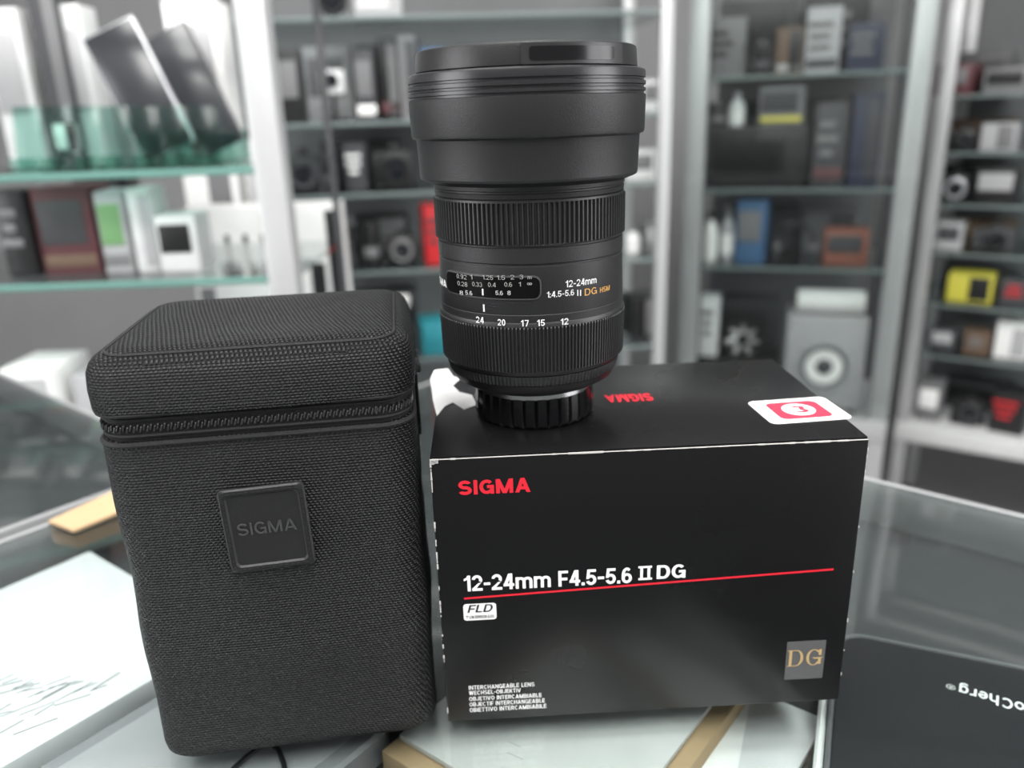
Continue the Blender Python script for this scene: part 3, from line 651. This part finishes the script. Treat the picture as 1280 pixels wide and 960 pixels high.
# ================================================================ BACKGROUND SHOWCASES
def showcase(label,O,th,W,D,shelves,ztop,post=0.03,rear=None,door=False,castors=False,pm=ALU,back=LGR,edge=EDD):
    t=thing('glass_showcase',label,'display case',(O[0],O[1],FLOOR),th); zz=lambda z:z-FLOOR
    zb=shelves[-1]
    for y_i in (0,1):
        ps=post if y_i==0 or not rear else rear
        for x in (ps/2,W-ps/2):
            y=ps/2 if y_i==0 else D-ps/2
            b=B(); z_0=0.06 if castors else 0
            box(b,(x,y,(zz(ztop)+z_0)/2),(ps,ps,zz(ztop)-z_0),0.003); p=obj('post',b,pm if y_i==0 or not rear else DGR,t)
            if castors:
                b=B(); cyl(b,(x-0.01,y,0.028),(x+0.01,y,0.028),0.028,20); box(b,(x,y,0.055),(0.03,0.03,0.012),0.002); obj('castor',b,DGR,p)
    for z in shelves[:-1]:
        b=B(); box(b,(W/2,D/2,zz(z)-0.003),(W-0.004,D-0.006,0.006)); s=obj('shelf',b,GS,t)
        b=B(); box(b,(W/2,0.001,zz(z)-0.004),(W-2*post,0.003,0.008),0.001); obj('shelf_edge',b,edge,s)
    b=B(); box(b,(W/2,D/2,zz(zb)-0.02),(W-0.002,D-0.002,0.04),0.003); obj('base_shelf',b,OFFW if castors else LGR,t)
    b=B(); box(b,(W/2,0.004,zz(zb)-0.02),(W,0.02,0.05),0.003); obj('bottom_rail',b,OFFW if castors else pm,t)
    b=B(); 
    for y in (0.015,D-0.015): box(b,(W/2,y,zz(ztop)+0.01),(W,0.03,0.03),0.003)
    for x in (0.015,W-0.015): box(b,(x,D/2,zz(ztop)+0.01),(0.03,D-0.06,0.03),0.003)
    obj('top_frame',b,pm,t)
    if back: b=B(); box(b,(W/2,D-0.004,(zz(ztop)+zz(zb))/2),(W-2*post,0.006,zz(ztop)-zz(zb))); obj('back_panel',b,back,t)
    if door: b=B(); box(b,(W/2,-0.006,(zz(ztop)+zz(zb))/2),(W,0.004,zz(ztop)-zz(zb)-0.01)); obj('glass_door',b,GD,t)
    return dict(M=MW((O[0],O[1],FLOOR),th),sh=shelves,th=th,t=t)
def zof(O,th,px,py,off=0.0):
    M=MW((O[0],O[1],FLOOR),th); return lhit(px,py,M,1,off).z+FLOOR
def sc_make(label,O,th,W,D,pix,ztop,**k): return showcase(label,O,th,W,D,[zof(O,th,*q) for q in pix],ztop,**k)
S1=sc_make('nearest glass showcase with aluminium posts at the left holding phones',(-0.274-0.72,0.95),0.0,0.74,0.30,[(150,214),(150,352),(150,600)],0.42,post=0.034,rear=0.010,back=None,edge=EDG)
BK=mat('back_panel_grey',(0.13,0.133,0.137),0.6,scale=3,var=0.35)
S2O=(-0.61,1.60); S2=sc_make('wide glass showcase behind the lens with crowded shelves',S2O,math.radians(5),0.95,0.34,[(450,20),(450,152),(450,242),(450,340),(450,452),(450,560)],0.30+0.25,post=0.025,back=BK)
S3O=(0.405,1.85); S3=sc_make('glass showcase holding the loudspeaker right of the lens',S3O,math.radians(-18),0.475,0.34,[(1000,92),(1000,236),(1000,335),(1000,520)],0.55,post=0.040,rear=0.02,door=True,back=BK)
S4O=(1.03,2.0); S4=sc_make('glass showcase on castors at the far right',S4O,math.radians(-35),0.95,0.34,[(1220,118),(1220,190),(1220,256),(1220,318),(1220,384),(1220,450),(1220,545)],0.6,post=0.03,castors=True,back=BK)

def k_box(t,w,d,h,c):
    b=B(); box(b,(0,0,h/2),(w,d,h),0.002); obj('carton_body',b,c[0],t)
    v=random.random()
    if len(c)>1:
        b=B()
        if v<0.4: box(b,(-w*0.04,-d/2-0.0006,h*0.60),(w*0.78,0.0012,h*0.5),0.0004)
        elif v<0.7: box(b,(w*0.2,-d/2-0.0006,h*0.5),(w*0.45,0.0012,h*0.86),0.0004)
        else:
            for q in range(3): box(b,(-w*0.1,-d/2-0.0006,h*(0.4+0.17*q)),(w*random.uniform(0.4,0.75),0.0012,h*0.09),0.0004)
        obj('printed_panel',b,c[1],t)
    if len(c)>2: b=B(); box(b,(0,-d/2-0.0006,h*0.16),(w*0.9,0.0012,h*0.14),0.0004); obj('printed_stripe',b,c[2],t)
def k_camera(t,w,d,h,c):
    b=B(); box(b,(0,0,h*0.42),(w,d*0.45,h*0.84),h*0.08); box(b,(-w*0.38,-d*0.15,h*0.42),(w*0.2,d*0.4,h*0.8),h*0.07); obj('camera_body',b,c[0],t)
    b=B(); box(b,(w*0.05,0,h*0.9),(w*0.3,d*0.4,h*0.2),h*0.04); obj('viewfinder',b,c[0],t)
    b=B(); M=Matrix.Translation((w*0.06,-d*0.2,h*0.42))@Matrix.Rotation(math.pi/2,4,'X'); r=h*0.34
    lathe(b,[(0,0),(r,0),(r,d*0.12),(r*0.92,d*0.13),(r*0.92,d*0.28),(r*0.75,d*0.28),(r*0.7,d*0.24),(0,d*0.24)],32,M); obj('lens_barrel',b,c[-1],t)
    b=B(); lathe(b,[(r*0.68,d*0.245),(r*0.4,d*0.26),(0,d*0.265)],24,M); obj('front_glass',b,SCR,t)
def k_phone(t,w,d,h,c,a=-0.41,L=0.165,pw=0.070):
    M=Matrix.Rotation(-0.20,4,'X')@Matrix.Rotation(a,4,'Y'); off=abs(math.sin(a))*pw/2
    M=Matrix.Translation((0.035,0,off+0.001))@M
    b=B(); box(b,(0,0,L/2),(pw,0.009,L),0.004,M,3); obj('phone_frame',b,c[0],t)
    b=B(); box(b,(0,-0.0048,L/2),(pw-0.006,0.0012,L-0.007),0.0005,M); obj('screen',b,c[1],t)
    b=B(); box(b,(0.03,0.02,0.02),(0.06,0.05,0.04),0.002); obj('phone_stand',b,ACR,t)
def k_acryl(t,w,d,h,c):
    b=B(); box(b,(0,0,h/2),(w,0.003,h),0.0008,Matrix.Translation((0,d*0.05,0.001))@Matrix.Rotation(-0.22,4,'X')); obj('back_plate',b,c[0],t)
    b=B(); box(b,(0,0,0.0015),(w,d,0.003),0.0008); obj('base_plate',b,c[0],t)
    b=B(); box(b,(0,-d/2+0.002,0.009),(w,0.003,0.015),0.0008); obj('front_lip',b,c[0],t)
def k_speaker(t,w,d,h,c):
    b=B(); box(b,(0,0,h/2+0.006),(w,d,h-0.012),0.006); obj('cabinet',b,c[0],t)
    r=min(w,h)*0.30; M=Matrix.Translation((w*0.0,-d/2,h*0.5))@Matrix.Rotation(math.pi/2,4,'X')
    b=B(); lathe(b,[(r*1.15,0),(r*1.15,0.006),(r*0.98,0.007),(r*0.95,0.003)],48,M); obj('driver_rim',b,SILV,t)
    b=B(); lathe(b,[(r*0.95,0.003),(r*0.87,0.008),(r*0.78,0.003)],48,M); obj('surround',b,GRY,t)
    b=B(); lathe(b,[(r*0.78,0.0032),(r*0.3,0.0022),(0,0.002)],48,M); obj('cone',b,WHITE,t)
    b=B(); lathe(b,[(r*0.36,0.0024),(r*0.22,0.010),(0,0.013)],32,M); obj('dust_cap',b,DGR,t)
    for x in (-1,1):
        for y in (-1,1): b=B(); cyl(b,(x*w*0.4,y*d*0.4,0),(x*w*0.4,y*d*0.4,0.008),0.008,12); obj('foot',b,BLK,t)
def k_fan(t,w,d,h,c):
    r=min(w,h)/2; M=Matrix.Translation((0,0,r+0.001))@Matrix.Rotation(math.pi/2,4,'X')
    b=B(); lathe(b,[(r,-d/3),(r,d/3),(r*0.88,d/3),(r*0.88,-d/3),(r,-d/3)],40,M); obj('ring_housing',b,BLK,t)
    b=B(); lathe(b,[(0,-d/4),(r*0.3,-d/4),(r*0.3,d/4),(0,d/4)],24,M); obj('hub',b,BLK,t)
    for i in range(7): b=B(); box(b,(0,r*0.58,0),(r*0.28,r*0.62,0.002),0.0005,M@Matrix.Rotation(i*2*math.pi/7,4,'Z')@Matrix.Rotation(0.5,4,'Y')); obj('blade',b,OFFW,t)
    b=B(); box(b,(0,0,0.002),(w*0.7,d*0.9,0.004),0.001); obj('stand',b,BLK,t)
def k_roll(t,w,d,h,c):
    r=h/2; b=B(); M=Matrix.Translation((-w/2,0,r))@Matrix.Rotation(math.pi/2,4,'Y')
    lathe(b,[(r*0.35,0),(r*0.96,0),(r,0.002),(r,w-0.002),(r*0.96,w),(r*0.35,w)],40,M); obj('roll_body',b,c[0],t)
    b=B(); lathe(b,[(r*0.25,-0.001),(r*0.36,-0.001),(r*0.36,w+0.001),(r*0.25,w+0.001),(r*0.25,-0.001)],24,M); obj('core',b,KRA,t)
def k_bottle(t,w,d,h,c):
    r=w/2; b=B(); lathe(b,[(0,0),(r*0.9,0),(r,h*0.03),(r,h*0.6),(r*0.8,h*0.7),(r*0.4,h*0.78),(r*0.4,h*0.84),(0,h*0.84)],28); obj('bottle_body',b,c[0],t)
    b=B(); lathe(b,[(0,h*0.84),(r*0.48,h*0.84),(r*0.48,h),(0,h)],20); obj('bottle_cap',b,c[-1],t)
    b=B(); lathe(b,[(r*1.01,h*0.15),(r*1.02,h*0.5)],28); obj('bottle_label',b,WHITE,t)
def k_stick(t,w,d,h,c):
    b=B(); lathe(b,[(0,0),(w*0.45,0),(w*0.45,0.006),(w*0.1,0.01),(w*0.08,h*0.55),(0,h*0.55)],24); obj('base',b,c[0],t)
    b=B(); box(b,(0,0,h*0.75),(w*0.8,d*0.5,h*0.46),w*0.1); obj('head',b,c[-1],t)
    b=B(); lathe(b,[(w*0.22,0),(w*0.22,0.006),(0,0.008)],20,Matrix.Translation((0,-d*0.25,h*0.78))@Matrix.Rotation(math.pi/2,4,'X')); obj('eye',b,SCR,t)
def k_tripod(t,w,d,h,c):
    for i in range(3):
        a=i*2*math.pi/3+0.5; b=B(); cyl(b,(math.cos(a)*w*0.45,math.sin(a)*w*0.45,0.003),(0,0,h*0.55),0.005,10,0.004); obj('leg',b,BLK,t)
    b=B(); cyl(b,(0,0,h*0.5),(0,0,h*0.8),0.006,12); obj('column',b,BLK,t)
    b=B(); box(b,(0,0,h*0.88),(w*0.7,0.03,h*0.22),0.006); obj('clamp_head',b,DGR,t)
def k_lens(t,w,d,h,c):
    r=w/2; b=B(); lathe(b,[(0,0),(r*0.8,0),(r*0.8,h*0.1),(r*0.9,h*0.14),(r*0.9,h*0.5),(r,h*0.55),(r,h*0.95),(r*0.94,h),(0,h)],32); obj('lens_tube',b,c[0],t)
    b=B(); lathe(b,[(r*0.92,h*0.2),(r*0.96,h*0.22),(r*0.96,h*0.42),(r*0.92,h*0.44)],60,None,lambda i,j:0.0006*(i%2)); obj('grip_ring',b,c[-1],t)
def k_headphones(t,w,d,h,c):
    pts=[(w*0.42*math.cos(a),0,h*0.45+h*0.5*math.sin(a)) for a in [math.pi*i/14 for i in range(15)]]
    b=B(); tube(b,pts,w*0.04,8); obj('headband',b,c[0],t)
    for s in (-1,1):
        b=B(); cyl(b,(s*w*0.36,0,h*0.28),(s*w*0.50,0,h*0.28),h*0.28,24); obj('ear_cup',b,c[-1],t)
def k_router(t,w,d,h,c):
    b=B(); box(b,(0,0,h/2),(w,d,h),0.002); obj('carton_body',b,WHITE,t)
    b=B()
    box(b,(-0.06*w,-d/2-0.0006,h*0.42),(w*0.42,0.0012,h*0.13),0.0003)
    for i in range(4): box(b,(-w*0.24+i*w*0.12,-d/2-0.0006,h*0.60),(w*0.03,0.0012,h*0.34),0.0003)
    box(b,(w*0.34,-d/2-0.0006,h*0.30),(w*0.10,0.0012,h*0.42),0.0003); box(b,(w*0.455,-d/2-0.0006,h*0.55),(w*0.07,0.0012,h*0.80),0.0003)
    obj('printed_picture',b,BLK,t)
    b=B(); box(b,(-w*0.42,-d/2-0.0006,h*0.2),(w*0.1,0.0012,h*0.25),0.0003); obj('printed_panel',b,GRY,t)
K=dict(box=k_box,camera=k_camera,phone=k_phone,acryl=k_acryl,speaker=k_speaker,fan=k_fan,roll=k_roll,bottle=k_bottle,stick=k_stick,router=k_router,tripod=k_tripod,lens=k_lens,headphones=k_headphones)
def put(S,si,x0,x1,yt,off,dep,kind,name,label,cat,c,group=None,zb=None,rot=None):
    M=S['M']; a=lhit(x0,yt,M,1,off); e=lhit(x1,yt,M,1,off); m=lhit((x0+x1)/2,yt,M,1,off)
    z=(S['sh'][si] if zb is None else zb)-FLOOR; w=max(0.015,e.x-a.x); h=max(0.02,m.z-z)
    loc=M@Vector(((a.x+e.x)/2,off+dep/2,z+0.0003))
    if rot is None: rot=random.uniform(-0.14,0.14) if kind=='box' and zb is None and w<0.08 else 0
    t=thing(name,label,cat,loc,S['th']+rot,group); K[kind](t,w,dep,h,c); return h+z+FLOOR
# S1 top shelf
put(S1,0,78,212,30,0.07,0.03,'phone','smartphone','silver framed smartphone leaning on the left glass shelf, nearer of two','phone',(SILV,PSC))
put(S1,0,150,275,20,0.14,0.03,'phone','smartphone','dark framed smartphone leaning behind the silver framed one on the left shelf','phone',(DGR,PSC))
for i in range(7):
    x0=-8+i*38.5
    put(S1,0,x0,x0+37.0,132,0.02,0.035,'acryl','acrylic_stand','empty translucent teal acrylic phone stand at the front of the left shelf','phone stand',(ACR,),'teal acrylic stands')
put(S1,0,-30,18,10,0.20,0.06,'box','product_box','tall white box in the top left corner behind the acrylic stands','box',(OFFW,LGR),rot=0)
put(S1,0,26,62,-30,0.20,0.06,'box','product_box','tall dark box with white lettering panel at the top left','box',(DGR,GRY,WHITE),rot=0)
put(S1,0,70,96,5,0.21,0.05,'box','product_box','slim white box behind the silver framed phone','box',(OFFW,LGR),rot=0)
put(S1,0,200,268,0,0.215,0.06,'box','product_box','white box beside the post on the upper left shelf','box',(WHITE,LGR,GRY),rot=0)
put(S1,1,-12,27,238,0.05,0.06,'box','product_box','black box at the left edge of the lower left shelf','box',(BLK,GRY))
put(S1,1,32,104,234,0.06,0.07,'box','product_box','maroon box with dark panel on the lower left shelf','box',(MAR,DGR,BRN))
put(S1,1,112,146,240,0.06,0.06,'box','product_box','green and white box right of the maroon box','box',(LGR,GRN,GRY))
put(S1,1,154,182,236,0.06,0.06,'box','product_box','narrow pale box right of the green and white one','box',(OFFW,LGR))
put(S1,1,190,240,270,0.05,0.06,'box','product_box','white box with black printed panel below the phones','box',(OFFW,BLK))
put(S1,1,40,90,222,0.18,0.06,'box','product_box','grey box behind the maroon box','box',(GRY,LGR))
put(S1,1,100,150,224,0.18,0.06,'box','product_box','black box behind the green and white one','box',(BLK,DGR))
put(S1,2,-10,62,465,0.04,0.10,'box','product_box','white box low in the showcase at the left image edge','box',(WHITE,LGR))
put(S1,2,90,150,470,0.05,0.10,'box','product_box','pale grey box low in the left showcase behind the pouch','box',(LGR,WHITE))
TO=(-0.56,1.33); tz=lhit(380,402,MW((TO[0],TO[1],FLOOR),0),1,0.02).z
tab=thing('side_table','white side table behind the left post carrying white cartons','table',(TO[0],TO[1],FLOOR),0)
b=B(); box(b,(0.18,0.11,tz-0.01),(0.37,0.22,0.02),0.003); obj('tabletop',b,WHITE,tab)
for x in (0.015,0.345):
    for y in (0.015,0.205): b=B(); box(b,(x,y,(tz-0.02)/2),(0.022,0.022,tz-0.02),0.002); obj('leg',b,ALU,tab)
ST=dict(M=MW((TO[0],TO[1],FLOOR),0),sh=[tz+FLOOR],th=0)
put(ST,0,228,420,258,0.02,0.07,'router','router_box','large white router carton with black antenna picture behind the left post','box',(WHITE,),rot=0)
put(ST,0,226,292,205,0.12,0.06,'box','product_box','tall white box behind the router carton left of the post','box',(WHITE,GRY,BLK),rot=-0.05)
put(ST,0,300,345,175,0.12,0.06,'box','product_box','tall white box behind the left aluminium post','box',(WHITE,LGR),rot=0.0)
# S2
put(S2,1,392,432,85,0.05,0.05,'stick','webcam','white camera gadget on stand on the upper shelf left of the lens','webcam',(BLK,OFFW))
put(S2,0,390,425,-40,0.05,0.07,'camera','compact_camera','silver compact camera on the topmost shelf left of the lens','camera',(SILV,BLK))
put(S2,0,440,500,-20,0.06,0.07,'box','product_box','pale box on the topmost shelf left of the lens','box',(LGR,WHITE))
put(S2,1,342,372,62,0.06,0.06,'box','product_box','narrow black box beside the rear left post','box',(BLK,GRY))
put(S2,1,376,436,58,0.20,0.08,'box','product_box','light grey box behind the white camera gadget','box',(LGR,GRY))
put(S2,1,440,466,62,0.08,0.10,'box','product_box','dark grey box on the upper shelf left of the lens','box',(DGR,GRY,WHITE))
put(S2,1,470,496,48,0.10,0.08,'box','product_box','black box with dull red stripe on the upper shelf','box',(BLK,GRY,MAR))
put(S2,1,499,522,44,0.08,0.10,'box','product_box','tall grey box touching the hood outline on the upper shelf','box',(GRY,DGR))
put(S2,1,528,560,60,0.08,0.1,'box','product_box','blue box partly behind the lens hood','box',(BLU,WHITE))
put(S2,1,444,520,56,0.22,0.08,'box','product_box','long dark box at the back of the upper shelf left of the lens','box',(DGR,BLK))
put(S2,2,352,392,184,0.06,0.08,'camera','digital_camera','black digital camera on the second shelf by the rear post','camera',(BLK,DGR))
put(S2,2,398,418,192,0.05,0.05,'lens','spare_lens','small black camera lens standing on the second shelf','camera lens',(BLK,DGR))
put(S2,2,430,456,180,0.08,0.08,'box','product_box','white topped dark box on the second shelf','box',(DGR,WHITE))
put(S2,2,462,515,180,0.06,0.10,'camera','digital_camera','larger black digital camera on the second shelf near the lens','camera',(BLK,BLK))
put(S2,2,400,500,176,0.22,0.08,'box','product_box','long black box at the back of the second shelf','box',(BLK,DGR))
put(S2,3,420,446,274,0.05,0.08,'tripod','mini_tripod','small black tripod stand right of the router carton','tripod',(BLK,))
put(S2,3,450,470,280,0.05,0.05,'lens','spare_lens','black camera lens standing on the third shelf','camera lens',(BLK,GRY))
put(S2,3,476,520,290,0.05,0.08,'camera','digital_camera','small black digital camera on the third shelf beside the red box','camera',(BLK,GRY))
put(S2,3,440,510,270,0.20,0.08,'box','product_box','dark box at the back of the third shelf','box',(BLK,GRY))
put(S2,3,526,552,258,0.05,0.08,'box','product_box','bright red box at the left side of the focus ring','box',(RED,MAR))
put(S2,4,434,478,372,0.05,0.10,'box','product_box','black box with grey panel above the pouch','box',(BLK,GRY,WHITE))
put(S2,4,482,520,364,0.16,0.10,'box','product_box','dark grey box above the pouch lid corner','box',(DGR,BLK))
put(S2,4,524,562,405,0.02,0.10,'box','product_box','teal box between the pouch and the lens','box',(TEAL,TEAL))
put(S2,4,380,428,385,0.10,0.10,'box','product_box','black box below the router carton','box',(BLK,DGR))
put(S2,1,770,796,95,0.06,0.08,'box','product_box','pale grey box just right of the lens hood','box',(LGR,WHITE))
put(S2,1,803,826,100,0.06,0.08,'box','product_box','narrow white box beside the post right of the hood','box',(OFFW,GRY))
put(S2,2,786,824,188,0.06,0.08,'box','product_box','white and grey box right of the hood on the second shelf','box',(OFFW,GRY))
put(S2,3,786,804,286,0.06,0.05,'bottle','bottle','white bottle right of the focus ring','bottle',(WHITE,GRY))
put(S2,3,808,824,280,0.06,0.06,'box','product_box','narrow grey box beside the white bottle','box',(GRY,LGR),rot=0)
put(S2,4,788,824,372,0.06,0.08,'box','product_box','black box right of the zoom ring','box',(BLK,GRY))
# S3
put(S3,0,874,934,22,0.08,0.10,'box','product_box','grey and black box on the top shelf right of the lens','box',(GRY,BLK))
put(S3,0,938,968,50,0.05,0.06,'lens','spare_lens','black camera lens on the top right shelf','camera lens',(BLK,DGR))
put(S3,0,972,1006,34,0.08,0.08,'box','product_box','brown box with black panel on the top right shelf','box',(BRN,BLK,LGR))
put(S3,0,1012,1056,8,0.08,0.10,'box','product_box','white and grey box on the top right shelf','box',(LGR,GRY,DGR))
put(S3,0,1066,1112,28,0.08,0.10,'box','product_box','navy box beside the right post on the top shelf','box',(NAVY,GRY))
put(S3,0,900,1000,0,0.22,0.08,'box','product_box','wide dark box at the back of the top right shelf','box',(DGR,BLK))
put(S3,0,1006,1090,-8,0.22,0.08,'box','product_box','black box at the back of the top right shelf behind the white and grey box','box',(BLK,GRY))
z=put(S3,1,880,1010,158,0.05,0.12,'box','product_box','wide black box on the middle shelf right of the lens','box',(BLK,BLK),rot=0)
put(S3,1,950,1008,108,0.06,0.09,'box','product_box','grey box with yellow stripe on top of the wide black box','box',(GRY,DGR,YEL),zb=z+0.0006)
put(S3,1,912,932,116,0.06,0.05,'bottle','bottle','pale bottle standing on the wide black box','bottle',(OFFW,LGR),zb=z+0.0006)
put(S3,1,884,908,128,0.06,0.05,'lens','spare_lens','short black lens standing on the wide black box','camera lens',(BLK,GRY),zb=z+0.0006)
put(S3,1,1022,1062,128,0.05,0.12,'box','product_box','dark grey box with dull red stripe on the middle right shelf','box',(DGR,GRY,MAR),rot=0)
put(S3,1,1070,1108,116,0.05,0.12,'box','product_box','tall navy box by the right post on the middle shelf','box',(NAVY,DGR),rot=0)
put(S3,1,900,1050,124,0.22,0.08,'box','product_box','long charcoal box at the back of the middle right shelf','box',(DGR,GRY))
put(S3,2,880,898,266,0.05,0.06,'bottle','bottle','white bottle on the lower right shelf','bottle',(WHITE,BLK))
put(S3,2,902,920,260,0.05,0.06,'bottle','bottle','grey bottle beside the blue box','bottle',(LGR,GRY))
put(S3,2,925,962,252,0.05,0.08,'box','product_box','blue box on the shelf right of the lens','box',(BLU,GRY))
put(S3,2,970,1024,278,0.05,0.06,'headphones','headphones','black headphones standing right of the blue box','headphones',(BLK,DGR))
put(S3,2,1032,1088,288,0.05,0.08,'box','product_box','dull orange box with black panel above the loudspeaker','box',(ORA,DGR))
put(S3,2,910,1000,256,0.20,0.08,'box','product_box','black box at the back of the shelf above the loudspeaker','box',(BLK,DGR))
put(S3,2,1006,1076,262,0.20,0.08,'box','product_box','mid grey box behind the dull orange box','box',(GRY,DGR))
z=put(S3,3,872,974,450,0.06,0.14,'box','product_box','low black box left of the loudspeaker','box',(BLK,DGR),rot=0)
put(S3,3,876,900,372,0.07,0.06,'box','product_box','white box left of the small fan','box',(OFFW,GRY),zb=z+0.0008)
put(S3,3,905,955,394,0.06,0.05,'fan','desk_fan','small black fan with white blades left of the loudspeaker','fan',(WHITE,),zb=z+0.0008)
put(S3,3,880,975,372,0.24,0.06,'box','product_box','tall charcoal box behind the small fan','box',(DGR,BLK))
z=put(S3,3,985,1088,398,0.03,0.14,'speaker','loudspeaker','grey loudspeaker with pale round cone in the right showcase','loudspeaker',(mat('speaker_grey',(0.36,0.36,0.37),0.4),))
put(S3,3,998,1084,366,0.05,0.06,'roll','paper_roll','white paper roll lying on top of the loudspeaker','paper roll',(WHITE,),zb=z+0.0015)
# S4
put(S4,0,1176,1222,80,0.05,0.10,'box','product_box','maroon box with pale panel on the top far right shelf','box',(MAR,GRY))
put(S4,0,1232,1290,84,0.05,0.10,'box','product_box','grey box with black panel on the top far right shelf','box',(GRY,BLK))
put(S4,0,1180,1270,64,0.22,0.07,'box','product_box','wide charcoal box at the back of the top far right shelf','box',(DGR,BLK))
put(S4,1,1184,1222,158,0.05,0.08,'camera','digital_camera','black camera on the second far right shelf','camera',(BLK,BLK))
put(S4,1,1230,1275,154,0.05,0.08,'box','product_box','white box on the second far right shelf','box',(LGR,GRY))
put(S4,1,1190,1270,148,0.20,0.08,'box','product_box','dark brown box at the back of the second far right shelf','box',(BRN,DGR))
put(S4,2,1176,1212,214,0.05,0.08,'camera','digital_camera','black camera with silver lens ring on the third far right shelf','camera',(BLK,SILV))
put(S4,2,1222,1278,210,0.05,0.08,'box','product_box','black box with pale panel on the third far right shelf','box',(BLK,LGR))
put(S4,2,1180,1270,206,0.20,0.08,'box','product_box','black box at the back of the third far right shelf','box',(BLK,DGR))
put(S4,3,1172,1206,279,0.05,0.08,'box','product_box','light grey box on the fourth far right shelf','box',(LGR,DGR))
put(S4,3,1216,1272,282,0.05,0.08,'camera','digital_camera','dark grey and black camera on the fourth far right shelf','camera',(DGR,BLK))
put(S4,3,1190,1270,276,0.20,0.08,'box','product_box','brown box at the back of the fourth far right shelf','box',(BRN,KRA))
put(S4,4,1186,1244,344,0.05,0.08,'box','product_box','yellow box with black panel at the far right','box',(YEL,BLK))
put(S4,4,1250,1292,350,0.05,0.08,'box','product_box','black and red box right of the yellow box','box',(DGR,RED))
put(S4,4,1180,1270,340,0.20,0.08,'box','product_box','black box at the back behind the yellow box','box',(BLK,DGR))
put(S4,5,1164,1196,412,0.05,0.07,'box','product_box','narrow dark box on the shelf below the yellow box','box',(DGR,LGR))
put(S4,5,1246,1290,408,0.05,0.08,'box','product_box','white box at the right image edge below the yellow box','box',(WHITE,LGR))
put(S4,5,1204,1238,416,0.05,0.07,'box','product_box','kraft brown box between the narrow dark and white boxes','box',(BRN,GRY))
put(S4,5,1190,1260,406,0.20,0.08,'box','product_box','grey box behind the kraft brown box','box',(GRY,DGR))
put(S4,6,1150,1180,480,0.05,0.08,'box','product_box','grey box on the bottom far right shelf','box',(GRY,WHITE))
put(S4,6,1190,1234,498,0.05,0.08,'camera','digital_camera','black camera on the bottom far right shelf','camera',(BLK,DGR))
put(S4,6,1244,1290,492,0.05,0.08,'box','product_box','black and red box at the end of the bottom shelf','box',(BLK,RED))
put(S4,6,1180,1270,480,0.20,0.08,'box','product_box','charcoal box at the back of the bottom far right shelf','box',(DGR,BLK))

# ================================================================ WORLD, CAMERA
w=bpy.data.worlds.new('w'); bpy.context.scene.world=w; w.use_nodes=True
bg=w.node_tree.nodes['Background']; bg.inputs[0].default_value=(0.88,0.88,0.87,1); bg.inputs[1].default_value=0.30
cam=bpy.data.cameras.new('cam'); co=bpy.data.objects.new('camera',cam); COL.objects.link(co)
Mx=Matrix.Identity(4)
for i in range(3): Mx[i][0]=Rv[i]; Mx[i][1]=-Dn[i]; Mx[i][2]=-Fv[i]; Mx[i][3]=C0[i]
co.matrix_world=Mx; cam.sensor_width=36; cam.lens=FP/1280*36; cam.clip_start=0.01; cam.clip_end=50
cam.dof.use_dof=True; cam.dof.focus_distance=0.285; cam.dof.aperture_fstop=6.6
bpy.context.scene.camera=co
bpy.context.scene.view_settings.view_transform='Standard'
